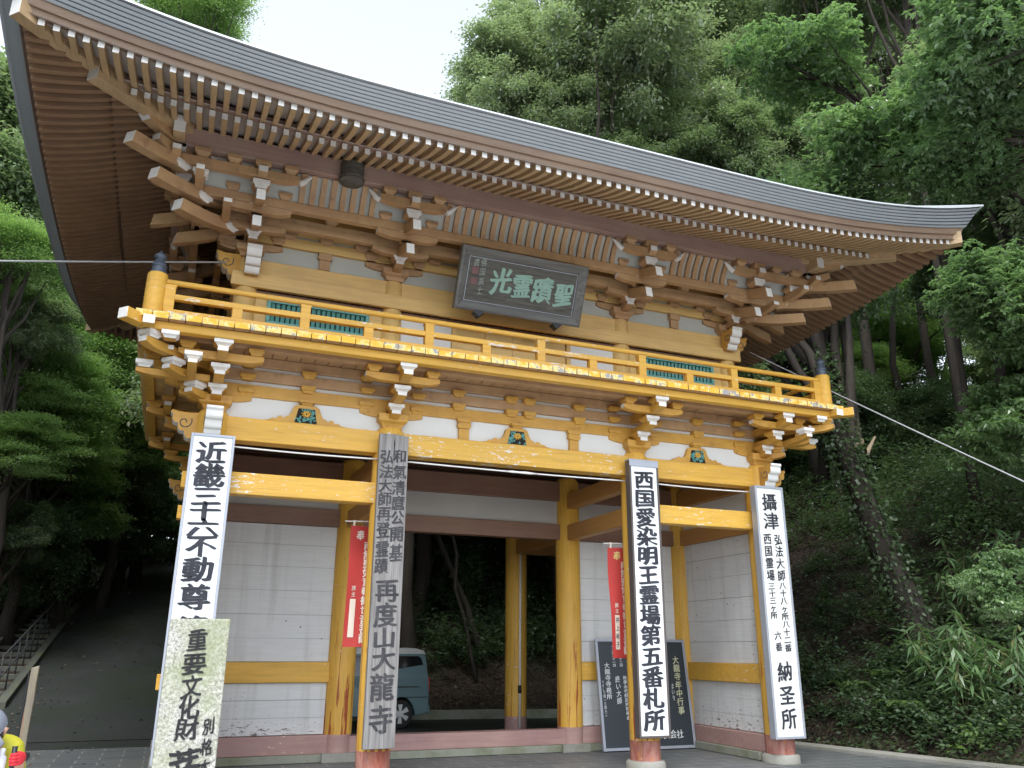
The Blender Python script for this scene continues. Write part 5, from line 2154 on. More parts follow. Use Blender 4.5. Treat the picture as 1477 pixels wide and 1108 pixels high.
jv = [pv(-0.31, 0.0, 0.74, 0.165), pv(-0.20, 0.0, 0.84, 0.16), pv(-0.09, 0.0, 0.91, 0.155), pv(0.0, 0.0, 0.955, 0.12), pv(0.06, 0, 0.99, 0.07), pv(-0.02, -0.17, 0.945, 0.085), pv(0.06, -0.255, 0.805, 0.068), pv(0.19, -0.19, 0.785, 0.055),
      pv(-0.02, 0.13, 0.94, 0.075), pv(0.05, 0.17, 0.78, 0.06), pv(0.165, 0.185, 0.875, 0.045)]
skin_mesh('jacket', (jv, [(0, 1), (1, 2), (2, 3), (3, 4), (3, 5), (5, 6), (6, 7), (3, 8), (8, 9), (9, 10)]), 'yellowcloth', person)
for sgn in (-1, 1):
    tv = [pv(-0.31, sgn * 0.055, 0.76, 0.125), pv(-0.29, sgn * 0.095, 0.64, 0.115), pv(-0.13, sgn * 0.11, 0.42, 0.09), pv(-0.27 - 0.06 * (sgn > 0), sgn * 0.11, 0.12, 0.07)]
    skin_mesh('trouser_leg', (tv, [(0, 1), (1, 2), (2, 3)]), 'darkcloth', person)
vv = [pv(-0.14, 0.0, 0.80, 0.155), pv(-0.02, 0.0, 0.865, 0.15), pv(0.06, 0.0, 0.92, 0.10)]
skin_mesh('vest', (vv, [(0, 1), (1, 2)]), 'darkcloth', person)
mb = MB()
mb.lathe([(0.026, -0.06), (0.03, -0.05), (0.03, 0.03), (0.016, 0.045), (0.018, 0.05), (0.018, 0.075), (0.01, 0.08)], pv(0.17, 0.09, 0.90), 14)
child(person, mb, 'drink_bottle', 'signwhite', smooth=True)
for x_, y_ in ((-0.28, -0.115), (-0.34, 0.115)):
    mb = MB()
    sphere(mb, Vector(pv(x_ + 0.06, y_, 0.055)), 0.14, 0.052, 0.055)
    child(person, mb, 'shoe', 'black', smooth=True)
# gloved hands: palm, four unequal curled fingers and a thumb closing on the pole
for hx, hy, hz, s in ((0.275, -0.16, 0.78, -1), (0.25, 0.20, 0.93, 1)):
    h0 = (hx, hy, hz)

    def hp_(a, b_, c_, r, *rr):
        return pv(h0[0] + a, h0[1] + b_, h0[2] + c_, r, *rr)
    gl = [hp_(-0.045, 0, 0, 0.034), hp_(0.0, 0, 0, 0.036), hp_(0.035, 0, 0, 0.035)]
    ge = [(0, 1), (1, 2)]
    for k, ln in enumerate((0.050, 0.056, 0.052, 0.042)):
        zq = 0.026 - 0.0175 * k
        b = len(gl)
        gl += [hp_(0.052, -0.006 * s, zq, 0.0115), hp_(0.052 + ln * 0.35, -0.026 * s, zq, 0.0105), hp_(0.045 + ln * 0.1, -0.026 * s - ln * 0.45, zq - 0.004, 0.0095)]
        ge += [(2, b), (b, b + 1), (b + 1, b + 2)]
    b = len(gl)
    gl += [hp_(0.005, -0.026 * s, 0.030, 0.0125), hp_(0.03, -0.045 * s, 0.030, 0.0105)]
    ge += [(1, b), (b, b + 1)]
    skin_mesh('glove', (gl, ge), 'redglove', person)
    mb = MB()
    mb.lathe([(0.040, -0.02), (0.044, 0.0), (0.040, 0.02)], pv(hx - 0.06, hy, hz), 14)
    child(person, mb, 'glove_cuff', 'black', smooth=True)
pole = tag(empty('walking_pole', pv(0.33, 0.175, 0.0)[:3]), 'thin brown walking pole held in the red glove at the lower left', 'walking pole')
mb = MB()
mb.tube([pv(0.36, 0.175, 0.004)[:3], pv(0.298, 0.17, 0.99)[:3]], [0.007, 0.009], 8)
child(pole, mb, 'shaft', 'stem', smooth=True)
mb = MB()
mb.tube([pv(0.310, 0.171, 0.84)[:3], pv(0.297, 0.17, 1.0)[:3]], [0.013, 0.015], 10)
child(pole, mb, 'grip', 'black', smooth=True)
# ================================================================ LAND
def sm(t):
    t = min(1.0, max(0.0, t))
    return t * t * (3 - 2 * t)


def kerb_x(y):
    return 6.15 - 0.205 * y if y < 2.4 else 5.66 - 0.06 * (y - 2.4)


def gz(x, y):
    z = 0.0
    d = x - kerb_x(y)
    if d > 0.25:
        z = max(z, 0.30 * sm((d - 0.25) / 0.8) + 0.60 * max(0.0, d - 0.5))
    if x > -3.2 and y > 9.6:
        z = max(z, 0.62 * (y - 9.6) * sm((x + 3.2) / 1.2) + 0.2 * (y - 6.5) * (1 - sm((x + 3.2) / 1.2)))
    if y > 6.5:
        ramp = 0.2 * (min(y, 48) - 6.5)
        z = max(z, ramp * sm((-2.7 - x) / 0.8))
        if x < -8.25:
            z = max(z, ramp + (0.75 * min(-8.25 - x, 14)) * sm((y - 6.0) / 3.0))
    elif x < -11:
        z = max(z, 0.6 * min(-11 - x, 14) * sm((y + 2) / 6.0))
    if z > 0.05 and not (-8.25 <= x <= -3.0 and y > 6):
        n = mnoise.noise(Vector((x * 0.35, y * 0.35, 3.1))) * 0.55 + mnoise.noise(Vector((x * 1.3, y * 1.3, 8.0))) * 0.16
        z += n * min(1.0, z * 0.7)
    if z > 6.5 and x > -3.2:
        z = 6.5 + 3.0 * (1 - math.exp(-(z - 6.5) / 3.0))
    elif z > 18:
        z = 18 + (z - 18) * 0.15
    return z


def axis_steps(pts):
    out = []
    for a, b, st in pts:
        n = max(1, int(round((b - a) / st)))
        out += [a + (b - a) * i / n for i in range(n)]
    out.append(pts[-1][1])
    return out


xs = axis_steps([(-300, -60, 40), (-60, -20, 4), (-20, -9, 1.0), (-9, 5, 0.5), (5, 16, 0.33), (16, 40, 1.2), (40, 80, 5), (80, 320, 40)])
ys = axis_steps([(-300, -60, 40), (-60, -14, 6), (-14, -4, 1.0), (-4, 14, 0.4), (14, 40, 1.0), (40, 90, 5), (90, 330, 40)])
mb = MB()
nx = len(xs)
mb.v = [(x, y, gz(x, y) - (0.02 if gz(x, y) < 0.01 else 0)) for y in ys for x in xs]
mb.f = [(j * nx + i, j * nx + i + 1, (j + 1) * nx + i + 1, (j + 1) * nx + i) for j in range(len(ys) - 1) for i in range(nx - 1)]
mb.m = [0] * len(mb.f)
struct(mb.build('terrain', 'litter', smooth=True))
# paved forecourt
mb = MB()
yy = [-1.9, -1, 0, 1, 2, 3, 4, 5, 5.2]
for i in range(len(yy) - 1):
    a, b = yy[i], yy[i + 1]
    if a >= b:
        continue
    mb.add([(-8.6, a, 0), (kerb_x(a), a, 0), (kerb_x(b), b, 0), (-8.6, b, 0)], [(0, 1, 2, 3)])
struct(mb.build('pavement', 'tiles'))
mb = MB()
for a, b in [(-34 + i, -33 + i) for i in range(32)] + [(-2, -1.9)]:
    mb.add([(-8.6, a, 0), (kerb_x(a), a, 0), (kerb_x(b), b, 0), (-8.6, b, 0)], [(0, 1, 2, 3)])
struct(mb.build('unseen_bounce_ground', 'bounce_ground'))  # unseen pale ground added in front to throw light up under the eaves
# ramp and yard behind the gate
mb = MB()
rs = [6.4 + 0.8 * i for i in range(54)]
for a, b in zip(rs, rs[1:]):
    za, zb_ = [max(0.0, 0.2 * (min(q, 48) - 6.5)) + 0.012 for q in (a, b)]
    mb.add([(-7.1, a, za), (-3.45, a, za), (-3.45, b, zb_), (-7.1, b, zb_)], [(0, 1, 2, 3)])
struct(mb.build('ramp_road', 'road'))
mb = MB()
mb.add([(-10.5, 5.2, 0.002), (5.7, 5.2, 0.002), (5.5, 6.4, 0.002), (-10.5, 6.4, 0.002)], [(0, 1, 2, 3)])
mb.add([(-3.1, 6.4, 0.002), (5.5, 6.4, 0.002), (5.25, 9.3, 0.002), (-3.1, 9.3, 0.002)], [(0, 1, 2, 3)])
struct(mb.build('rear_yard_road', 'road'))
# kerbs
mb = MB()
ys_ = [-14 + 0.8 * i for i in range(24)]
mb.sweep([[V(kerb_x(y) + a, y, z_) for a, z_ in ((0.0, -0.05), (0.20, -0.05), (0.20, 0.07), (0.0, 0.05))] for y in ys_])
struct(mb.build('concrete_kerb', 'conc', bevel=0.012))
mb = MB()
mb.sweep([[V(x_, y_, -0.05), V(x_, y_ + 0.18, -0.05), V(x_, y_ + 0.18, 0.20), V(x_, y_, 0.20)] for x_, y_ in ((-3.0, 9.3), (0, 9.3), (2.5, 9.0), (5.6, 8.4))])
struct(mb.build('rear_kerb', 'conc_moss', bevel=0.015))
mb = MB()
mb.sweep([[V(x0_, y_, 0.2 * (y_ - 6.5) - 0.1), V(x0_ + 0.17, y_, 0.2 * (y_ - 6.5) - 0.1), V(x0_ + 0.17, y_, 0.2 * (y_ - 6.5) + 0.14), V(x0_, y_, 0.2 * (y_ - 6.5) + 0.14)] for x0_, y_ in [(-7.27, 8.6 + 1.0 * i) for i in range(24)]])
struct(mb.build('stair_kerb', 'shade_stone', bevel=0.015))
mb = MB()
mb.sweep([[V(x0_, y_, 0.2 * (y_ - 6.5) - 0.1), V(x0_ + 0.17, y_, 0.2 * (y_ - 6.5) - 0.1), V(x0_ + 0.17, y_, 0.2 * (y_ - 6.5) + 0.24), V(x0_, y_, 0.2 * (y_ - 6.5) + 0.24)] for x0_, y_ in [(-8.35, 8.6 + 1.0 * i) for i in range(24)]])
struct(mb.build('stair_kerb', 'shade_stone', bevel=0.015))
mb = MB()
for k in range(31):
    y_ = 8.7 + 0.75 * k
    z_ = 0.2 * (y_ - 6.5) + 0.10
    mb.box(-8.18, -7.275, y_, y_ + 0.752, z_ - 0.4, z_)
struct(mb.build('stone_steps', 'shade_stone', bevel=0.012))
# handrail beside the steps
M['railmetal'] = mk_simple('dull_grey_rail', (0.035, 0.037, 0.04), 0.65, 0.2, 10)
t = tag(empty('stair_handrail', (-7.36, 9.0, 0.5)), 'thin dark metal handrail beside the stone steps at the left', 'handrail')


def hz(y):
    return 0.2 * (y - 6.5)


for k in range(18):
    y_ = 9.1 + 0.95 * k
    mb = MB()
    mb.tube([(-7.36, y_, hz(y_) - 0.1), (-7.36, y_, hz(y_) + 0.86)], 0.017, 8)
    child(t, mb, 'rail_post', 'railmetal', smooth=True)
for dz in (0.86, 0.45):
    mb = MB()
    mb.tube([(-7.36, 9.1, hz(9.1) + dz), (-7.36, 9.1 + 0.95 * 17, hz(9.1 + 0.95 * 17) + dz)], 0.017, 8)
    child(t, mb, 'rail_bar', 'railmetal', smooth=True)

# ================================================================ PLANTS
RIGHT, UPV, FWD = np.array(rt), np.array(up), np.array(fw)


def along(u, v, y):
    """point of the photograph's pixel (u, v) at world depth y"""
    d = RIGHT * (u - 738.5) / FPX - UPV * (v - 554) / FPX + FWD
    t_ = (y - CAM.y) / d[1]
    return np.array(CAM) + d * t_


def hit(u, v, tmax=70):
    d = RIGHT * (u - 738.5) / FPX - UPV * (v - 554) / FPX + FWD
    t_ = 3.0
    while t_ < tmax:
        p = np.array(CAM) + d * t_
        if p[2] < gz(p[0], p[1]):
            return p
        t_ += 0.08
    return np.array(CAM) + d * tmax


def nrmz(a):
    return a / np.maximum(1e-9, np.linalg.norm(a, axis=1, keepdims=True))


def leaf_quads(rng, pos, dirs, L, Wd, fold=0.25):
    n = len(pos)
    side = np.cross(dirs, rng.normal(size=(n, 3)) * 0.35 + np.array([0, 0, 1.0]))
    side = nrmz(side)
    nr = np.cross(side, dirs)
    L = L * rng.uniform(0.7, 1.25, (n, 1))
    Wd = Wd * rng.uniform(0.75, 1.25, (n, 1))
    v = np.empty((n, 4, 3))
    v[:, 0] = pos
    v[:, 1] = pos + dirs * L * 0.48 + side * Wd * 0.5 + nr * Wd * fold * 0.3
    v[:, 2] = pos + dirs * L - nr * L * 0.12
    v[:, 3] = pos + dirs * L * 0.48 - side * Wd * 0.5 + nr * Wd * fold * 0.3
    return v.reshape(-1, 3)


def rand_dirs(rng, n, droop=-0.25, up_=0.0):
    a = rng.uniform(0, 2 * np.pi, n)
    z = rng.normal(droop, 0.35, n)
    return nrmz(np.stack([np.cos(a), np.sin(a), z], 1))


def crown_clumps(rng, rx, ry, rz, nlobe, nclump, lobe=0.42):
    """clump centres: lobes spread over an ellipsoid, clumps on the lobes' shells"""
    lob = []
    while len(lob) < nlobe:
        q = rng.normal(size=3)
        q /= np.linalg.norm(q)
        if q[2] < -0.8:
            continue
        lob.append(q * rng.uniform(0.45, 0.74))
    lob = np.array(lob)
    which = rng.integers(0, nlobe, nclump)
    q = nrmz(rng.normal(size=(nclump, 3)))
    q[:, 2] = np.where(q[:, 2] < -0.75, -q[:, 2] * 0.6, q[:, 2])
    sz = rng.uniform(0.75, 1.2, nlobe)[which][:, None]
    c = lob[which] + q * lobe * sz * rng.uniform(0.55, 1.0, (nclump, 1))
    return c * np.array([rx, ry, rz]), lob * np.array([rx, ry, rz])


def make_crown(seed, rx, ry, rz, nlobe, nclump, per, clump_r, L, Wd, squash=0.6, droop=-0.3, whorl=False):
    rng = np.random.default_rng(seed)
    cc, lob = crown_clumps(rng, rx, ry, rz, nlobe, nclump)
    n = nclump * per
    base = np.repeat(cc, per, 0)
    if whorl:
        cs = base
        off = np.repeat(rng.normal(size=(n // whorl, 3)) * clump_r * np.array([1, 1, squash]), whorl, 0)[:n]
        pos = cs[:len(off)] + off
        pos = pos + rng.normal(size=pos.shape) * 0.012
        d = rand_dirs(rng, len(pos), droop)
    else:
        pos = base + rng.normal(size=(n, 3)) * clump_r * np.array([1, 1, squash])
        out = nrmz(pos / np.array([rx, ry, rz]))
        d = nrmz(rand_dirs(rng, n, droop) + out * 0.5)
    return leaf_quads(rng, pos, d, L, Wd), lob


CROWNS = {}


def crown_mesh(kind, seed):
    key = (kind, seed)
    if key in CROWNS:
        return CROWNS[key]
    if kind == 'evergreen':
        v, lob = make_crown(seed, 4.0, 4.0, 3.6, 16, 330, 250, 0.29, 0.185, 0.085)
        mat = 'leaf'
    elif kind == 'olive':
        v, lob = make_crown(seed, 4.0, 4.0, 4.0, 19, 360, 250, 0.27, 0.165, 0.078)
        mat = 'leaf_olive'
    elif kind == 'broad':
        v, lob = make_crown(seed, 2.6, 2.6, 2.4, 13, 330, 96, 0.30, 0.21, 0.085, 0.6, -0.35, 8)
        mat = 'leaf_big'
    elif kind == 'bough':
        v, lob = make_crown(seed, 2.6, 2.6, 1.7, 11, 150, 96, 0.25, 0.22, 0.09, 0.55, -0.45, 8)
        mat = 'leaf_big'
    elif kind == 'maple':
        v, lob = make_crown(seed, 3.4, 3.4, 2.2, 16, 330, 190, 0.42, 0.095, 0.075, 0.16, -0.15)
        mat = 'leaf_maple'
    else:
        v, lob = make_crown(seed, 2.4, 2.4, 2.2, 13, 230, 170, 0.30, 0.14, 0.065, 0.5, -0.2)
        mat = 'leaf_dark'
    o = raw_mesh('crown', v, 4, mat)
    me = o.data
    bpy.data.objects.remove(o)
    CROWNS[key] = (me, lob, {'evergreen': 4.0, 'olive': 4.0, 'broad': 2.6, 'bough': 2.6, 'maple': 3.4}.get(kind, 2.4))
    return CROWNS[key]


def bent(rnd, a, b, n, wob):
    a, b = Vector(a), Vector(b)
    pts = []
    for i in range(n + 1):
        t_ = i / n
        w = wob * math.sin(math.pi * t_)
        pts.append(a.lerp(b, t_) + V(rnd.uniform(-w, w), rnd.uniform(-w, w), rnd.uniform(-w, w) * 0.4))
    return pts


def tree(name, label, kind, seed, centre, r, base=None, flat=1.0, trunk_r=0.2, cat='tree', group='trees around the gate', bark='bark', path=None, rot=None):
    rnd = random.Random(seed * 13 + int(centre[0] * 10))
    me, lob, rr = crown_mesh(kind, seed % 2 if kind != 'broad' else seed % 3)
    c = Vector(centre)
    if base is None:
        bx, by = c.x + rnd.uniform(-0.8, 0.8), c.y + rnd.uniform(0.0, 0.9)
        base = (bx, by, gz(bx, by) - 0.15)
    base = Vector(base)
    t = tag(empty(name, base), label, cat, group)
    s = r / rr
    ang = rnd.uniform(0, 6.28) if rot is None else rot
    cr = bpy.data.objects.new('crown', me)
    COL.objects.link(cr)
    cr.parent = t
    cr.location = c - base
    cr.rotation_euler = (0, 0, ang)
    cr.scale = (s, s, s * rnd.uniform(0.9, 1.12) * flat)
    mb = MB()
    top = c + V(0, 0, 0.35 * r)
    pts = [Vector(p) for p in path] if path else bent(rnd, base, top, 9, 0.16 * trunk_r / 0.2 + 0.1)
    k = len(pts)
    mb.tube(pts, [trunk_r * (1.25 if i == 0 else 1.0) * (1 - 0.72 * i / (k - 1)) for i in range(k)], 10)
    ca, sa = math.cos(ang), math.sin(ang)
    for i, l in enumerate(lob):
        e = c + V(l[0] * ca - l[1] * sa, l[0] * sa + l[1] * ca, l[2] * flat) * s
        st = pts[min(k - 2, max(2, int(k * (0.5 + 0.4 * (i % 4) / 4))))]
        lp = bent(rnd, st, e, 5, 0.16 * r / 3)
        mb.tube(lp, [trunk_r * 0.42 * (1 - 0.8 * q / 5) for q in range(6)], 6, cap=False)
    o = mb.build('trunk', bark, None, smooth=True)
    o.parent = t
    o.matrix_parent_inverse = Matrix.Translation(-t.location)
    return t


TREES = [
    # u, v, depth y, crown radius, kind, seed, label
    (865, 95, 13.0, 4.6, 'olive', 0, 'large rounded evergreen rising behind the middle of the gate roof against the sky'),
    (740, 150, 14.5, 3.2, 'olive', 1, 'rounded evergreen whose left side meets the open sky just above the roof'),
    (830, 215, 14.0, 3.2, 'olive', 0, 'evergreen filling the gap right above the middle of the roof edge'),
    (930, 235, 13.0, 3.0, 'evergreen', 1, 'darker evergreen above the roof edge, right of the plaque'),
    (1040, 235, 12.0, 2.8, 'evergreen', 0, 'evergreen low above the right half of the roof edge'),
    (1160, 250, 10.5, 2.4, 'olive', 0, 'yellowish evergreen low above the right end of the roof edge'),
    (1010, 30, 16.0, 4.6, 'evergreen', 1, 'tall dark evergreen behind and right of the large rounded one'),
    (1120, 150, 12.5, 3.6, 'olive', 1, 'olive tinted evergreen above the right half of the gate roof'),
    (1180, -20, 10.0, 3.8, 'evergreen', 0, 'tall evergreen whose crown fills the top edge right of the olive tinted tree'),
    (1300, -60, 7.0, 3.2, 'evergreen', 1, 'evergreen leaning over the top right of the picture'),
    (1400, 200, 8.5, 2.8, 'evergreen', 0, 'dense evergreen right of the roof tip, behind the glossy leaved tree'),
    (1370, 400, 9.0, 2.0, 'dark', 0, 'shaded tree below the right roof tip'),
    (1130, 470, 16.0, 3.0, 'evergreen', 1, 'shaded evergreen directly behind the right end of the balcony'),
    (1275, 470, 22.0, 4.8, 'maple', 0, 'bright green tree glowing through the gap under the right eave'),
    (1215, 600, 9.5, 1.6, 'dark', 1, 'dark undergrowth tree beside the right balcony corner'),
    (1340, 610, 9.0, 1.6, 'dark', 0, 'dark bushy tree on the slope under the wire'),
    (1225, 480, 27.0, 5.0, 'maple', 1, 'bright green far tree showing through the gap right of the balcony corner'),
    (1340, 460, 30.0, 5.5, 'maple', 0, 'bright green far tree showing between the dark trunks under the right roof tip'),
    (1290, 545, 24.0, 3.6, 'maple', 0, 'low bright green tree closing the gap above the slope under the right eave'),
    (1240, 540, 19.0, 2.2, 'maple', 1, 'light green tree low in the gap just right of the balcony corner'),
    (1275, 70, 15.0, 3.6, 'evergreen', 0, 'dense evergreen in the upper right, behind the pale leaved bough'),
    (1270, 262, 15.0, 2.6, 'evergreen', 1, 'evergreen filling the notch directly above the right roof tip'),
    (1420, 250, 22.0, 5.0, 'evergreen', 1, 'far evergreen filling the gap behind the right hand trees'),
    (1150, 300, 24.0, 5.0, 'evergreen', 0, 'far evergreen behind the right roof slope'),
    (285, 25, 26.0, 3.0, 'maple', 1, 'light green tree top peeping over the left roof edge'),
    (-60, 250, 13.0, 3.6, 'evergreen', 1, 'evergreen at the left edge beside the dark roof edge'),
    (15, 372, 9.0, 1.5, 'maple', 0, 'bright maple whose branch enters at the left edge beside the eave'),
    (120, 520, 17.0, 2.8, 'maple', 0, 'broad maple hanging over the ramp below the left eave'),
    (30, 600, 14.0, 2.3, 'maple', 1, 'green maple over the steps at the left edge'),
    (180, 640, 20.0, 2.6, 'maple', 0, 'yellow green maple over the ramp left of the balcony brackets'),
    (95, 730, 18.0, 2.0, 'maple', 1, 'low maple bough drooping over the ramp'),
    (55, 655, 15.5, 2.0, 'maple', 0, 'maple with layered boughs above the lower part of the steps'),
    (140, 680, 21.0, 2.4, 'evergreen', 1, 'evergreen low over the left side of the ramp'),
    (15, 800, 15.0, 1.7, 'dark', 1, 'dark bush tree between the steps and the left edge of the picture'),
    (85, 800, 22.0, 1.9, 'dark', 0, 'dark bush tree at the upper end of the handrail'),
    (22, 655, 11.5, 1.5, 'maple', 0, 'near maple with fine leaves at the left edge above the handrail'),
    (75, 560, 13.0, 1.7, 'maple', 1, 'near maple below the left eave, left of the ramp'),
    (5, 770, 12.5, 1.1, 'evergreen', 0, 'small evergreen at the left edge beside the foot of the steps'),
    (225, 640, 26.0, 3.0, 'maple', 1, 'maple close beside the leftmost pillar, far up the ramp'),
    (30, 470, 11.5, 1.5, 'evergreen', 0, 'evergreen bough below the cable at the left edge'),
    (130, 590, 24.0, 3.2, 'maple', 1, 'bright maple in the middle distance over the ramp'),
    (210, 740, 24.0, 2.6, 'dark', 1, 'dark tree beside the far end of the ramp'),
    (10, 720, 18.0, 2.2, 'dark', 0, 'dark bushy tree on the bank left of the steps'),
    (150, 700, 34.0, 5.0, 'evergreen', 1, 'far evergreen closing the view at the top of the ramp'),
    (40, 480, 34.0, 6.5, 'olive', 0, 'far olive tinted tree above the ramp'),
    (170, 350, 40.0, 7.0, 'evergreen', 0, 'far tall tree behind the left eave'),
    (640, 860, 15.5, 2.2, 'dark', 0, 'dark bushy tree on the slope seen through the left of the passage'),
    (700, 760, 17.0, 2.6, 'dark', 1, 'dark tree on the slope seen through the top of the passage'),
    (790, 840, 15.0, 1.9, 'dark', 1, 'dark shrubby tree seen between the rear pillar and the middle pillar'),
    (1120, 700, 17.0, 3.0, 'dark', 1, 'shaded tree right behind the rightmost pillar'),
    (900, 560, 20.0, 4.0, 'evergreen', 1, 'evergreen standing behind the middle of the gate'),
    (600, 600, 20.0, 3.6, 'evergreen', 0, 'evergreen standing behind the left part of the passage'),
]
BROAD = [
    (1425, 70, -2.0, 1.7, 0, 'broad leaved tree with pale glossy leaves in the top right corner'),
    (1290, 205, 1.0, 1.55, 1, 'broad leaved bough with glossy leaves hanging just above the right roof tip'),
    (1400, 235, -0.5, 1.25, 2, 'broad leaved tree between the roof tip and the right edge of the picture'),
    (1150, 100, 4.0, 1.7, 2, 'pale leaved bough in front of the dark trees above the right half of the roof'),
    (1462, 440, -1.4, 1.35, 2, 'broad leaved tree with large hanging leaves at the right edge above the wire'),
    (1490, 600, -1.0, 1.25, 0, 'broad leaved bough at the right edge, where the wire leaves the picture'),
    (1460, 850, -3.2, 0.62, 1, 'low broad leaved bough at the right edge above the bamboo grass'),
]
for k, (u, v, y, r, seed, lab) in enumerate(BROAD):
    c = Vector(along(u, v, y))
    bx, by = (9.4 + 0.5 * k, -7.0 + 0.3 * k) if y < 0 else (c.x + 2.6, c.y - 1.2)
    if v > 700:
        bx, by = c.x + 0.5, c.y + 0.2
    b0 = V(bx, by, gz(bx, by) - 0.2)
    mid = V(bx, by, b0.z + (c.z - b0.z) * 0.8)
    path = [b0.lerp(mid, i / 4) for i in range(4)] + [mid.lerp(c, i / 5) + V(0, 0, 0.25 * math.sin(math.pi * i / 5)) for i in range(6)]
    tree('broadleaf_tree', lab, 'bough' if 'bough' in lab else 'broad', seed, c, r * (1.15 if 'bough' in lab else 1), base=b0, trunk_r=0.06 + 0.03 * r, path=path)
for k, (u, v, y, r, kind, seed, lab) in enumerate(TREES):
    c = along(u, v, y)
    tree({'maple': 'maple_tree', 'broad': 'broadleaf_tree'}.get(kind, 'evergreen_tree'), lab, kind, seed, c, r, trunk_r=0.10 + 0.035 * r)

# ---- the forest mass behind and beside (instanced, uncountable)
def forest(name, label, spots):
    protos = bpy.data.collections.new(name + '_kinds')
    for kind, seed in (('evergreen', 0), ('evergreen', 1), ('olive', 0)):
        me, lob, rr = crown_mesh(kind, seed)
        m2 = me.copy()
        n0 = len(m2.vertices)
        rnd = random.Random(seed + 5)
        mb = MB()
        pts = bent(rnd, V(0.3, 0.2, -11), V(0, 0, 1.5), 8, 0.3)
        mb.tube(pts, [0.30 * (1 - 0.07 * i) for i in range(9)], 8)
        for i, l in enumerate(lob[:9]):
            mb.tube(bent(rnd, pts[4 + i % 4], Vector(l), 4, 0.2), [0.12, 0.10, 0.07, 0.05, 0.02], 5, cap=False)
        tm = mb.build('forest_trunk', 'bark')
        co = bpy.data.objects.new('forest_kind', m2)
        protos.objects.link(co)
        # merge trunk into the prototype mesh
        import bmesh
        bm = bmesh.new()
        bm.from_mesh(m2)
        nb_ = len(bm.faces)
        bm.from_mesh(tm.data)
        bm.faces.ensure_lookup_table()
        for f in bm.faces[nb_:]:
            f.material_index = 1
            f.smooth = True
        bm.to_mesh(m2)
        bm.free()
        m2.materials.append(M['bark'])
        bpy.data.objects.remove(tm)
    me = bpy.data.meshes.new(name)
    me.from_pydata([q[:3] for q in spots], [], [])
    at = me.attributes.new('turn', 'FLOAT', 'POINT')
    at.data.foreach_set('value', [q[3] for q in spots])
    at = me.attributes.new('size', 'FLOAT', 'POINT')
    at.data.foreach_set('value', [q[4] for q in spots])
    o = bpy.data.objects.new(name, me)
    COL.objects.link(o)
    ng = bpy.data.node_groups.new(name + '_nodes', 'GeometryNodeTree')
    ng.interface.new_socket('Geometry', in_out='INPUT', socket_type='NodeSocketGeometry')
    ng.interface.new_socket('Geometry', in_out='OUTPUT', socket_type='NodeSocketGeometry')
    N, K = ng.nodes.new, ng.links.new
    gi, go = N('NodeGroupInput'), N('NodeGroupOutput')
    ci = N('GeometryNodeCollectionInfo')
    ci.inputs['Collection'].default_value = protos
    ci.inputs['Separate Children'].default_value = True
    ip = N('GeometryNodeInstanceOnPoints')
    ip.inputs['Pick Instance'].default_value = True
    a1, a2 = N('GeometryNodeInputNamedAttribute'), N('GeometryNodeInputNamedAttribute')
    a1.data_type = a2.data_type = 'FLOAT'
    a1.inputs['Name'].default_value = 'turn'
    a2.inputs['Name'].default_value = 'size'
    cx = N('ShaderNodeCombineXYZ')
    K(gi.outputs[0], ip.inputs['Points'])
    K(ci.outputs[0], ip.inputs['Instance'])
    K(a1.outputs[0], cx.inputs['Z'])
    K(cx.outputs[0], ip.inputs['Rotation'])
    K(a2.outputs[0], ip.inputs['Scale'])
    K(ip.outputs[0], go.inputs[0])
    md = o.modifiers.new('forest', 'NODES')
    md.node_group = ng
    struct(o, 'stuff', label)
    return o


rnd = random.Random(21)
SPOTS = []


def fill(x0, x1, y0, y1, step, ok, hmin, hmax, r0=0.85, r1=1.15):
    out = []
    y = y0
    row = 0
    while y < y1:
        x = x0 + (step / 2 if row % 2 else 0)
        while x < x1:
            px, py = x + rnd.uniform(-0.3, 0.3) * step, y + rnd.uniform(-0.3, 0.3) * step
            if ok(px, py):
                out.append((px, py, gz(px, py) + rnd.uniform(hmin, hmax), rnd.uniform(0, 6.28), rnd.uniform(r0, r1)))
            x += step
        y += step * 0.87
        row += 1
    return out


right_spots = fill(9.2, 50, -12, 48, 4.4, lambda x, y: x > kerb_x(y) + 2.6 and not (x < 13.5 and -13 < y < 5.5) and (x > 9.5 or y > 11.5), 7.0, 9.5)
right_spots += fill(-1.5, 10, 13.8, 48, 4.4, lambda x, y: True, 6.0, 8.0)


def seen_at(q):
    d = Vector(q[:3]) - CAM
    f_ = d.dot(fw)
    return (738.5 + FPX * d.dot(rt) / f_, 554 - FPX * d.dot(up) / f_, f_) if f_ > 1 else (-9999, 0, 0)


def blocks_gap(q):
    u_, v_, f_ = seen_at(q)
    rr_ = 4.2 * q[4] * FPX / max(f_, 1)
    return u_ - rr_ < 1330 and u_ + rr_ > 1225 and v_ - rr_ < 540 and v_ + rr_ > 420


right_spots += fill(-2.4, 7.5, 10.9, 13.6, 3.9, lambda x, y: True, 6.8, 7.8, 0.75, 0.9)
right_spots = [q for q in right_spots if not blocks_gap(q)]
forest('forest_right', 'dense evergreen forest covering the slope behind and right of the gate', right_spots)
left_spots = fill(-30, -9.5, 6.5, 50, 4.2, lambda x, y: not (x > -18.5 and y < 27), 5.0, 8.0)
left_spots += fill(-28, -12.6, -9, 1, 4.2, lambda x, y: True, 6.0, 9.0)
left_spots += fill(-9, -1.5, 33, 52, 4.2, lambda x, y: True, 3.2, 6.0)
left_spots += [(-4.0, 33, 14.5, 0.9, 1.0)]
forest('forest_left', 'dense evergreen forest closing over the ramp on the left', left_spots)

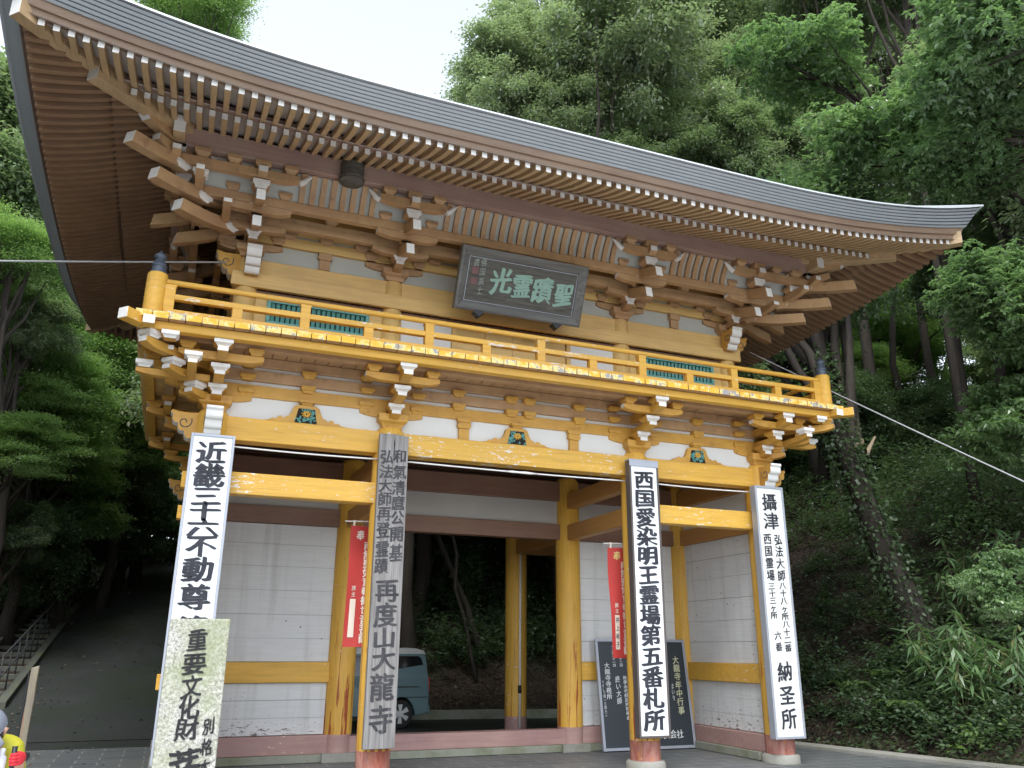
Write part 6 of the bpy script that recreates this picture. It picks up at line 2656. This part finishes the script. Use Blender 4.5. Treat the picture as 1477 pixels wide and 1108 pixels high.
# leaning mossy tree on the right slope
b = hit(1335, 935)
yb = b[1]
pth = [b + np.array([0, 0, -0.2])] + [along(u, v, yb + dy) for u, v, dy in ((1325, 905, 0), (1300, 850, 0.05), (1272, 790, 0.1), (1245, 720, 0.1), (1222, 660, 0.2), (1200, 600, 0.4), (1185, 520, 0.8), (1150, 420, 1.6))]
t = tree('leaning_tree', 'thick leaning trunk overgrown with ivy on the dark slope right of the gate', 'dark', 0, along(1150, 390, yb + 1.6), 2.4, base=pth[0], trunk_r=0.34, bark='bark', path=pth, group=None)
rng = np.random.default_rng(5)
iv, idr = [], []
for a_, b_ in zip(pth[:-2], pth[1:-1]):
    a_, b_ = np.array(a_), np.array(b_)
    n_ = int(700 * np.linalg.norm(b_ - a_))
    tt = rng.uniform(0, 1, (n_, 1))
    rad = nrmz(rng.normal(size=(n_, 3)))
    iv.append(a_ + (b_ - a_) * tt + rad * rng.uniform(0.24, 0.42, (n_, 1)))
    idr.append(nrmz(rad * 0.7 + rng.normal(size=(n_, 3)) * 0.5 + np.array([0, 0, -0.4])))
o = raw_mesh('ivy', leaf_quads(rng, np.concatenate(iv), np.concatenate(idr), 0.10, 0.075), 4, 'leaf_dark')
o.parent = t
o.matrix_parent_inverse = Matrix.Translation(-t.location)
mb = MB()
p0 = Vector(along(1222, 655, yb + 0.2))
mb.tube([p0, p0 + V(0.35, -0.1, 0.25), Vector(along(1250, 655, yb)), Vector(along(1262, 630, yb))], [0.10, 0.09, 0.07, 0.02], 7)
o = mb.build('dead_branch', 'deadwood', None, smooth=True)
o.parent = t
o.matrix_parent_inverse = Matrix.Translation(-t.location)
# bare slim trunks seen through the passage and at the right
for k, (u0, v0, u1, v1, rr_, lab) in enumerate(((705, 960, 610, 700, 0.10, 'slim leaning trunk on the slope seen through the passage'),
                                               (690, 985, 640, 720, 0.06, 'thin bare trunk beside the slim leaning one in the passage'),
                                               (1222, 560, 1235, 380, 0.13, 'straight dark trunk below the right eave'),
                                               (1318, 560, 1315, 380, 0.12, 'dark trunk right of the straight one below the right eave'))):
    b = hit(u0, v0)
    q = along(u1, v1, b[1] + 0.6)
    t = tag(empty('slim_tree', b), lab, 'tree trunk', 'bare trunks on the slope')
    rnd = random.Random(k)
    mb = MB()
    pts = bent(rnd, b - np.array([0, 0, 0.2]), Vector(q) + (Vector(q) - Vector(b)) * 0.4, 8, 0.12)
    mb.tube(pts, [rr_ * (1 - 0.5 * i / 8) for i in range(9)], 8)
    child(t, mb, 'trunk', 'bark', smooth=True)
    mb = MB()
    for i in (4, 5, 6, 7):
        a = rnd.uniform(0, 6.28)
        mb.tube(bent(rnd, pts[i], pts[i] + V(math.cos(a) * 0.8, math.sin(a) * 0.8, 0.5), 4, 0.06), [rr_ * 0.3, rr_ * 0.25, rr_ * 0.2, rr_ * 0.12, rr_ * 0.05], 5)
    child(t, mb, 'twigs', 'bark', smooth=True)


# shrubs, bamboo grass, ferns on the bank
def shrub(name, label, at_, r, kind, seed, group, cat='shrub'):
    rng = np.random.default_rng(seed)
    p = np.array(at_)
    t = tag(empty(name, p), label, cat, group)
    if kind == 'bamboo':
        stems = MB()
        vs_ = []
        for i in range(int(6 + 4 * r)):
            a, l = rng.uniform(0, 6.28), rng.uniform(0.5, 1.2) * r * 1.7
            lean = rng.uniform(0.15, 0.6)
            tip = np.array([math.cos(a) * l * lean, math.sin(a) * l * lean, l])
            b0 = np.array([rng.normal(0, 0.15 * r), rng.normal(0, 0.15 * r), -0.05])
            mid = b0 + tip * 0.55 + np.array([0, 0, l * 0.08])
            stems.tube([b0 + p, mid + p, b0 + tip + p], [0.006, 0.005, 0.003], 5)
            for f in (0.5, 0.7, 0.85, 1.0):
                c = b0 + tip * f
                n = 6
                d = rand_dirs(rng, n, -0.55)
                vs_.append(leaf_quads(rng, np.repeat(c[None], n, 0), d, 0.30, 0.048, 0.4))
        o = stems.build('stems', 'stem', None, smooth=True)
        o.parent = t
        o.matrix_parent_inverse = Matrix.Translation(-t.location)
        raw_mesh('leaves', np.concatenate(vs_), 4, 'leaf_bamboo', t)
    elif kind == 'fern':
        vs_ = []
        for i in range(9):
            a = rng.uniform(0, 6.28)
            l = r * rng.uniform(0.8, 1.2)
            for k in range(16):
                f = (k + 1) / 16
                c = np.array([math.cos(a) * l * f, math.sin(a) * l * f, 0.55 * r * math.sin(2.4 * f)])
                for s in (-1, 1):
                    d = np.array([[-math.sin(a) * s + 0.4 * math.cos(a), math.cos(a) * s + 0.4 * math.sin(a), -0.15]])
                    vs_.append(leaf_quads(rng, c[None], nrmz(d), 0.30 * r * (1 - f) + 0.04, 0.05, 0.1))
        raw_mesh('fronds', np.concatenate(vs_), 4, 'leaf_maple', t)
    else:
        n = int(420 * max(0.6, r) ** 1.4)
        cl = rng.normal(size=(34, 3)) * np.array([0.5, 0.5, 0.36]) * r + np.array([0, 0, 0.55 * r])
        pos = cl[rng.integers(0, 34, n)] + rng.normal(size=(n, 3)) * 0.13 * r
        pos[:, 2] = np.abs(pos[:, 2])
        raw_mesh('leaves', leaf_quads(rng, pos, rand_dirs(rng, n, -0.1), 0.11, 0.055), 4, {'glossy': 'leaf_big', 'dark': 'leaf_dark', 'bright': 'leaf_maple'}[kind], t)
        st = MB()
        for c in cl[:16]:
            st.tube([p + np.array([0, 0, -0.05]), p + c * 0.5 + np.array([0, 0, 0.05]), p + c], [0.012, 0.009, 0.004], 5)
        o = st.build('stems', 'bark', None, smooth=True)
        o.parent = t
        o.matrix_parent_inverse = Matrix.Translation(-t.location)
    return t


PLANTS = [
    (1395, 1040, 0.75, 'bamboo', 'bamboo grass with long drooping leaves at the foot of the right bank'),
    (1445, 1010, 0.85, 'bamboo', 'bamboo grass with pale yellow leaf tips at the right edge of the bank'),
    (1350, 985, 0.6, 'bamboo', 'smaller bamboo grass left of the drooping clumps on the right bank'),
    (1400, 900, 0.9, 'bamboo', 'tall bamboo grass higher up the right bank'),
    (1455, 880, 0.8, 'bamboo', 'tall bamboo grass at the right edge, above the other clumps'),
    (1275, 985, 0.42, 'fern', 'low bright fern in the middle of the right bank'),
    (1225, 1000, 0.38, 'fern', 'small fern nearest the rightmost sign board'),
    (1305, 1030, 0.4, 'fern', 'fern above the kerb, between the bamboo grass and the sign board'),
    (1335, 965, 0.5, 'glossy', 'small glossy leaved shrub below the leaning trunk'),
    (1395, 800, 0.9, 'glossy', 'glossy leaved shrub halfway up the right bank'),
    (1440, 760, 1.0, 'glossy', 'larger glossy leaved shrub at the right edge of the slope'),
    (1260, 1050, 0.35, 'dark', 'low dark shrub just above the kerb'),
    (1370, 1075, 0.4, 'dark', 'dark shrub in the lower right corner beside the kerb'),
    (1190, 960, 0.5, 'dark', 'dark shrub behind the rightmost sign board'),
    (1230, 900, 0.6, 'dark', 'dark shrub on the leaf litter right of the gate'),
    (1420, 1085, 0.35, 'bright', 'bright green seedling clump in the lower right corner'),
    (1310, 885, 0.5, 'bright', 'bright green shrub at the foot of the leaning trunk'),
    (660, 900, 0.9, 'dark', 'dark shrub on the slope in the middle of the passage'),
    (620, 830, 1.1, 'dark', 'dark shrub high in the passage opening'),
    (780, 905, 0.8, 'dark', 'dark shrub seen right of the rear pillar'),
    (120, 800, 1.2, 'dark', 'dark shrub hanging beside the upper ramp'),
    (20, 840, 1.2, 'dark', 'dark shrub on the bank beside the steps'),
    (60, 790, 1.3, 'bright', 'maple seedling thicket above the steps'),
]
for k, (u, v, r, kind, lab) in enumerate(PLANTS):
    p = hit(u, v)
    shrub({'bamboo': 'bamboo_grass', 'fern': 'fern'}.get(kind, 'shrub'), lab, p, r, kind, 100 + k, 'plants on the banks', {'bamboo': 'bamboo grass', 'fern': 'fern'}.get(kind, 'shrub'))

# leafy undergrowth masses on the slopes
rng = np.random.default_rng(31)


def undergrowth(name, label, n, rays, size, per, mat, L, Wd):
    vs_ = []
    for _ in range(n):
        u, v = rng.uniform(*rays[0]), rng.uniform(*rays[1])
        p = hit(u, v, 45)
        if np.linalg.norm(p - np.array(CAM)) > 44 or p[2] < 0.12 or abs(p[0] + 5.3) < 1.95:
            continue
        s_ = size * rng.uniform(0.5, 1.3)
        c = p + rng.normal(size=(7, 3)) * np.array([0.5, 0.5, 0.3]) * s_ + np.array([0, 0, 0.45 * s_])
        k = int(per * rng.uniform(0.6, 1.2))
        pos = c[rng.integers(0, 7, k)] + rng.normal(size=(k, 3)) * 0.17 * s_
        vs_.append(leaf_quads(rng, pos, rand_dirs(rng, k, -0.1), L, Wd))
    struct(raw_mesh(name, np.concatenate(vs_), 4, mat), 'stuff', label)


undergrowth('slope_undergrowth', 'dark leafy undergrowth covering the upper slope right of the gate', 230, ((1095, 1480), (520, 790)), 0.9, 330, 'leaf_dark', 0.13, 0.06)
undergrowth('bank_undergrowth', 'green leafy undergrowth on the lower part of the right bank', 210, ((1160, 1480), (800, 1085)), 0.36, 150, 'leaf_dark', 0.095, 0.05)
undergrowth('rear_undergrowth', 'dark undergrowth on the slope behind the gate', 170, ((560, 840), (740, 960)), 0.8, 300, 'leaf_dark', 0.12, 0.055)
undergrowth('left_undergrowth', 'green undergrowth on the banks beside the ramp', 120, ((0, 240), (640, 860)), 0.9, 300, 'leaf', 0.12, 0.055)

# ground cover and fallen leaves
rng = np.random.default_rng(77)


def scatter(n, x0, x1, y0, y1, cond):
    out = []
    while len(out) < n:
        x_, y_ = rng.uniform(x0, x1), rng.uniform(y0, y1)
        if cond(x_, y_):
            out.append((x_, y_, gz(x_, y_)))
    return np.array(out)


pts = scatter(7000, 5.3, 13, -5, 10, lambda x_, y_: x_ > kerb_x(y_) + 0.22 and (rng.random() < math.exp(-0.45 * (x_ - kerb_x(y_) - 0.2)) or mnoise.noise(Vector((x_ * 0.9, y_ * 0.9, 0))) > 0.35))
pts[:, 2] += rng.uniform(0.0, 0.14, len(pts))
o = raw_mesh('ground_cover', leaf_quads(rng, pts, rand_dirs(rng, len(pts), 0.25), 0.10, 0.05), 4, 'leaf_dark')
struct(o, 'stuff', 'low green ground cover on the bank above the kerb')
pts = np.concatenate([scatter(16000, 5.3, 20, -6, 16, lambda x_, y_: x_ > kerb_x(y_) + 0.25), scatter(6000, -3, 8, 9.5, 18, lambda x_, y_: True)])
pts[:, 2] += 0.012
lv = leaf_quads(rng, pts, rand_dirs(rng, len(pts), 0.2), 0.10, 0.055)
M['deadleaf'] = mk_leaf('fallen_leaf', (0.035, 0.024, 0.015), (0.11, 0.075, 0.048), 0.7, 0.0)
struct(raw_mesh('leaf_litter', lv, 4, 'deadleaf'), 'stuff', 'brown fallen leaves covering the dark slope')
pts = scatter(170, -10, 6, -6, 6.4, lambda x_, y_: x_ < kerb_x(y_) - 0.05 and (x_ > kerb_x(y_) - 1.2 or x_ < -5) and not (-4.5 < x_ < 4.5 and y_ > -0.4))
pts[:, 2] += 0.008
dd = rand_dirs(rng, len(pts), 0.0)
dd[:, 2] = 0.03
struct(raw_mesh('scattered_leaves', leaf_quads(rng, pts, nrmz(dd), 0.07, 0.04), 4, 'deadleaf'), 'stuff', 'a few fallen leaves lying on the paving')


pts = scatter(260, -7.0, -3.6, 6.6, 26, lambda x_, y_: rng.random() < 0.25 or x_ < -6.3)
pts[:, 2] += 0.025
dd = rand_dirs(rng, len(pts), 0.2)
struct(raw_mesh('ramp_leaves', leaf_quads(rng, pts, nrmz(dd), 0.08, 0.05), 4, 'deadleaf'), 'stuff', 'a few fallen leaves lying on the ramp')
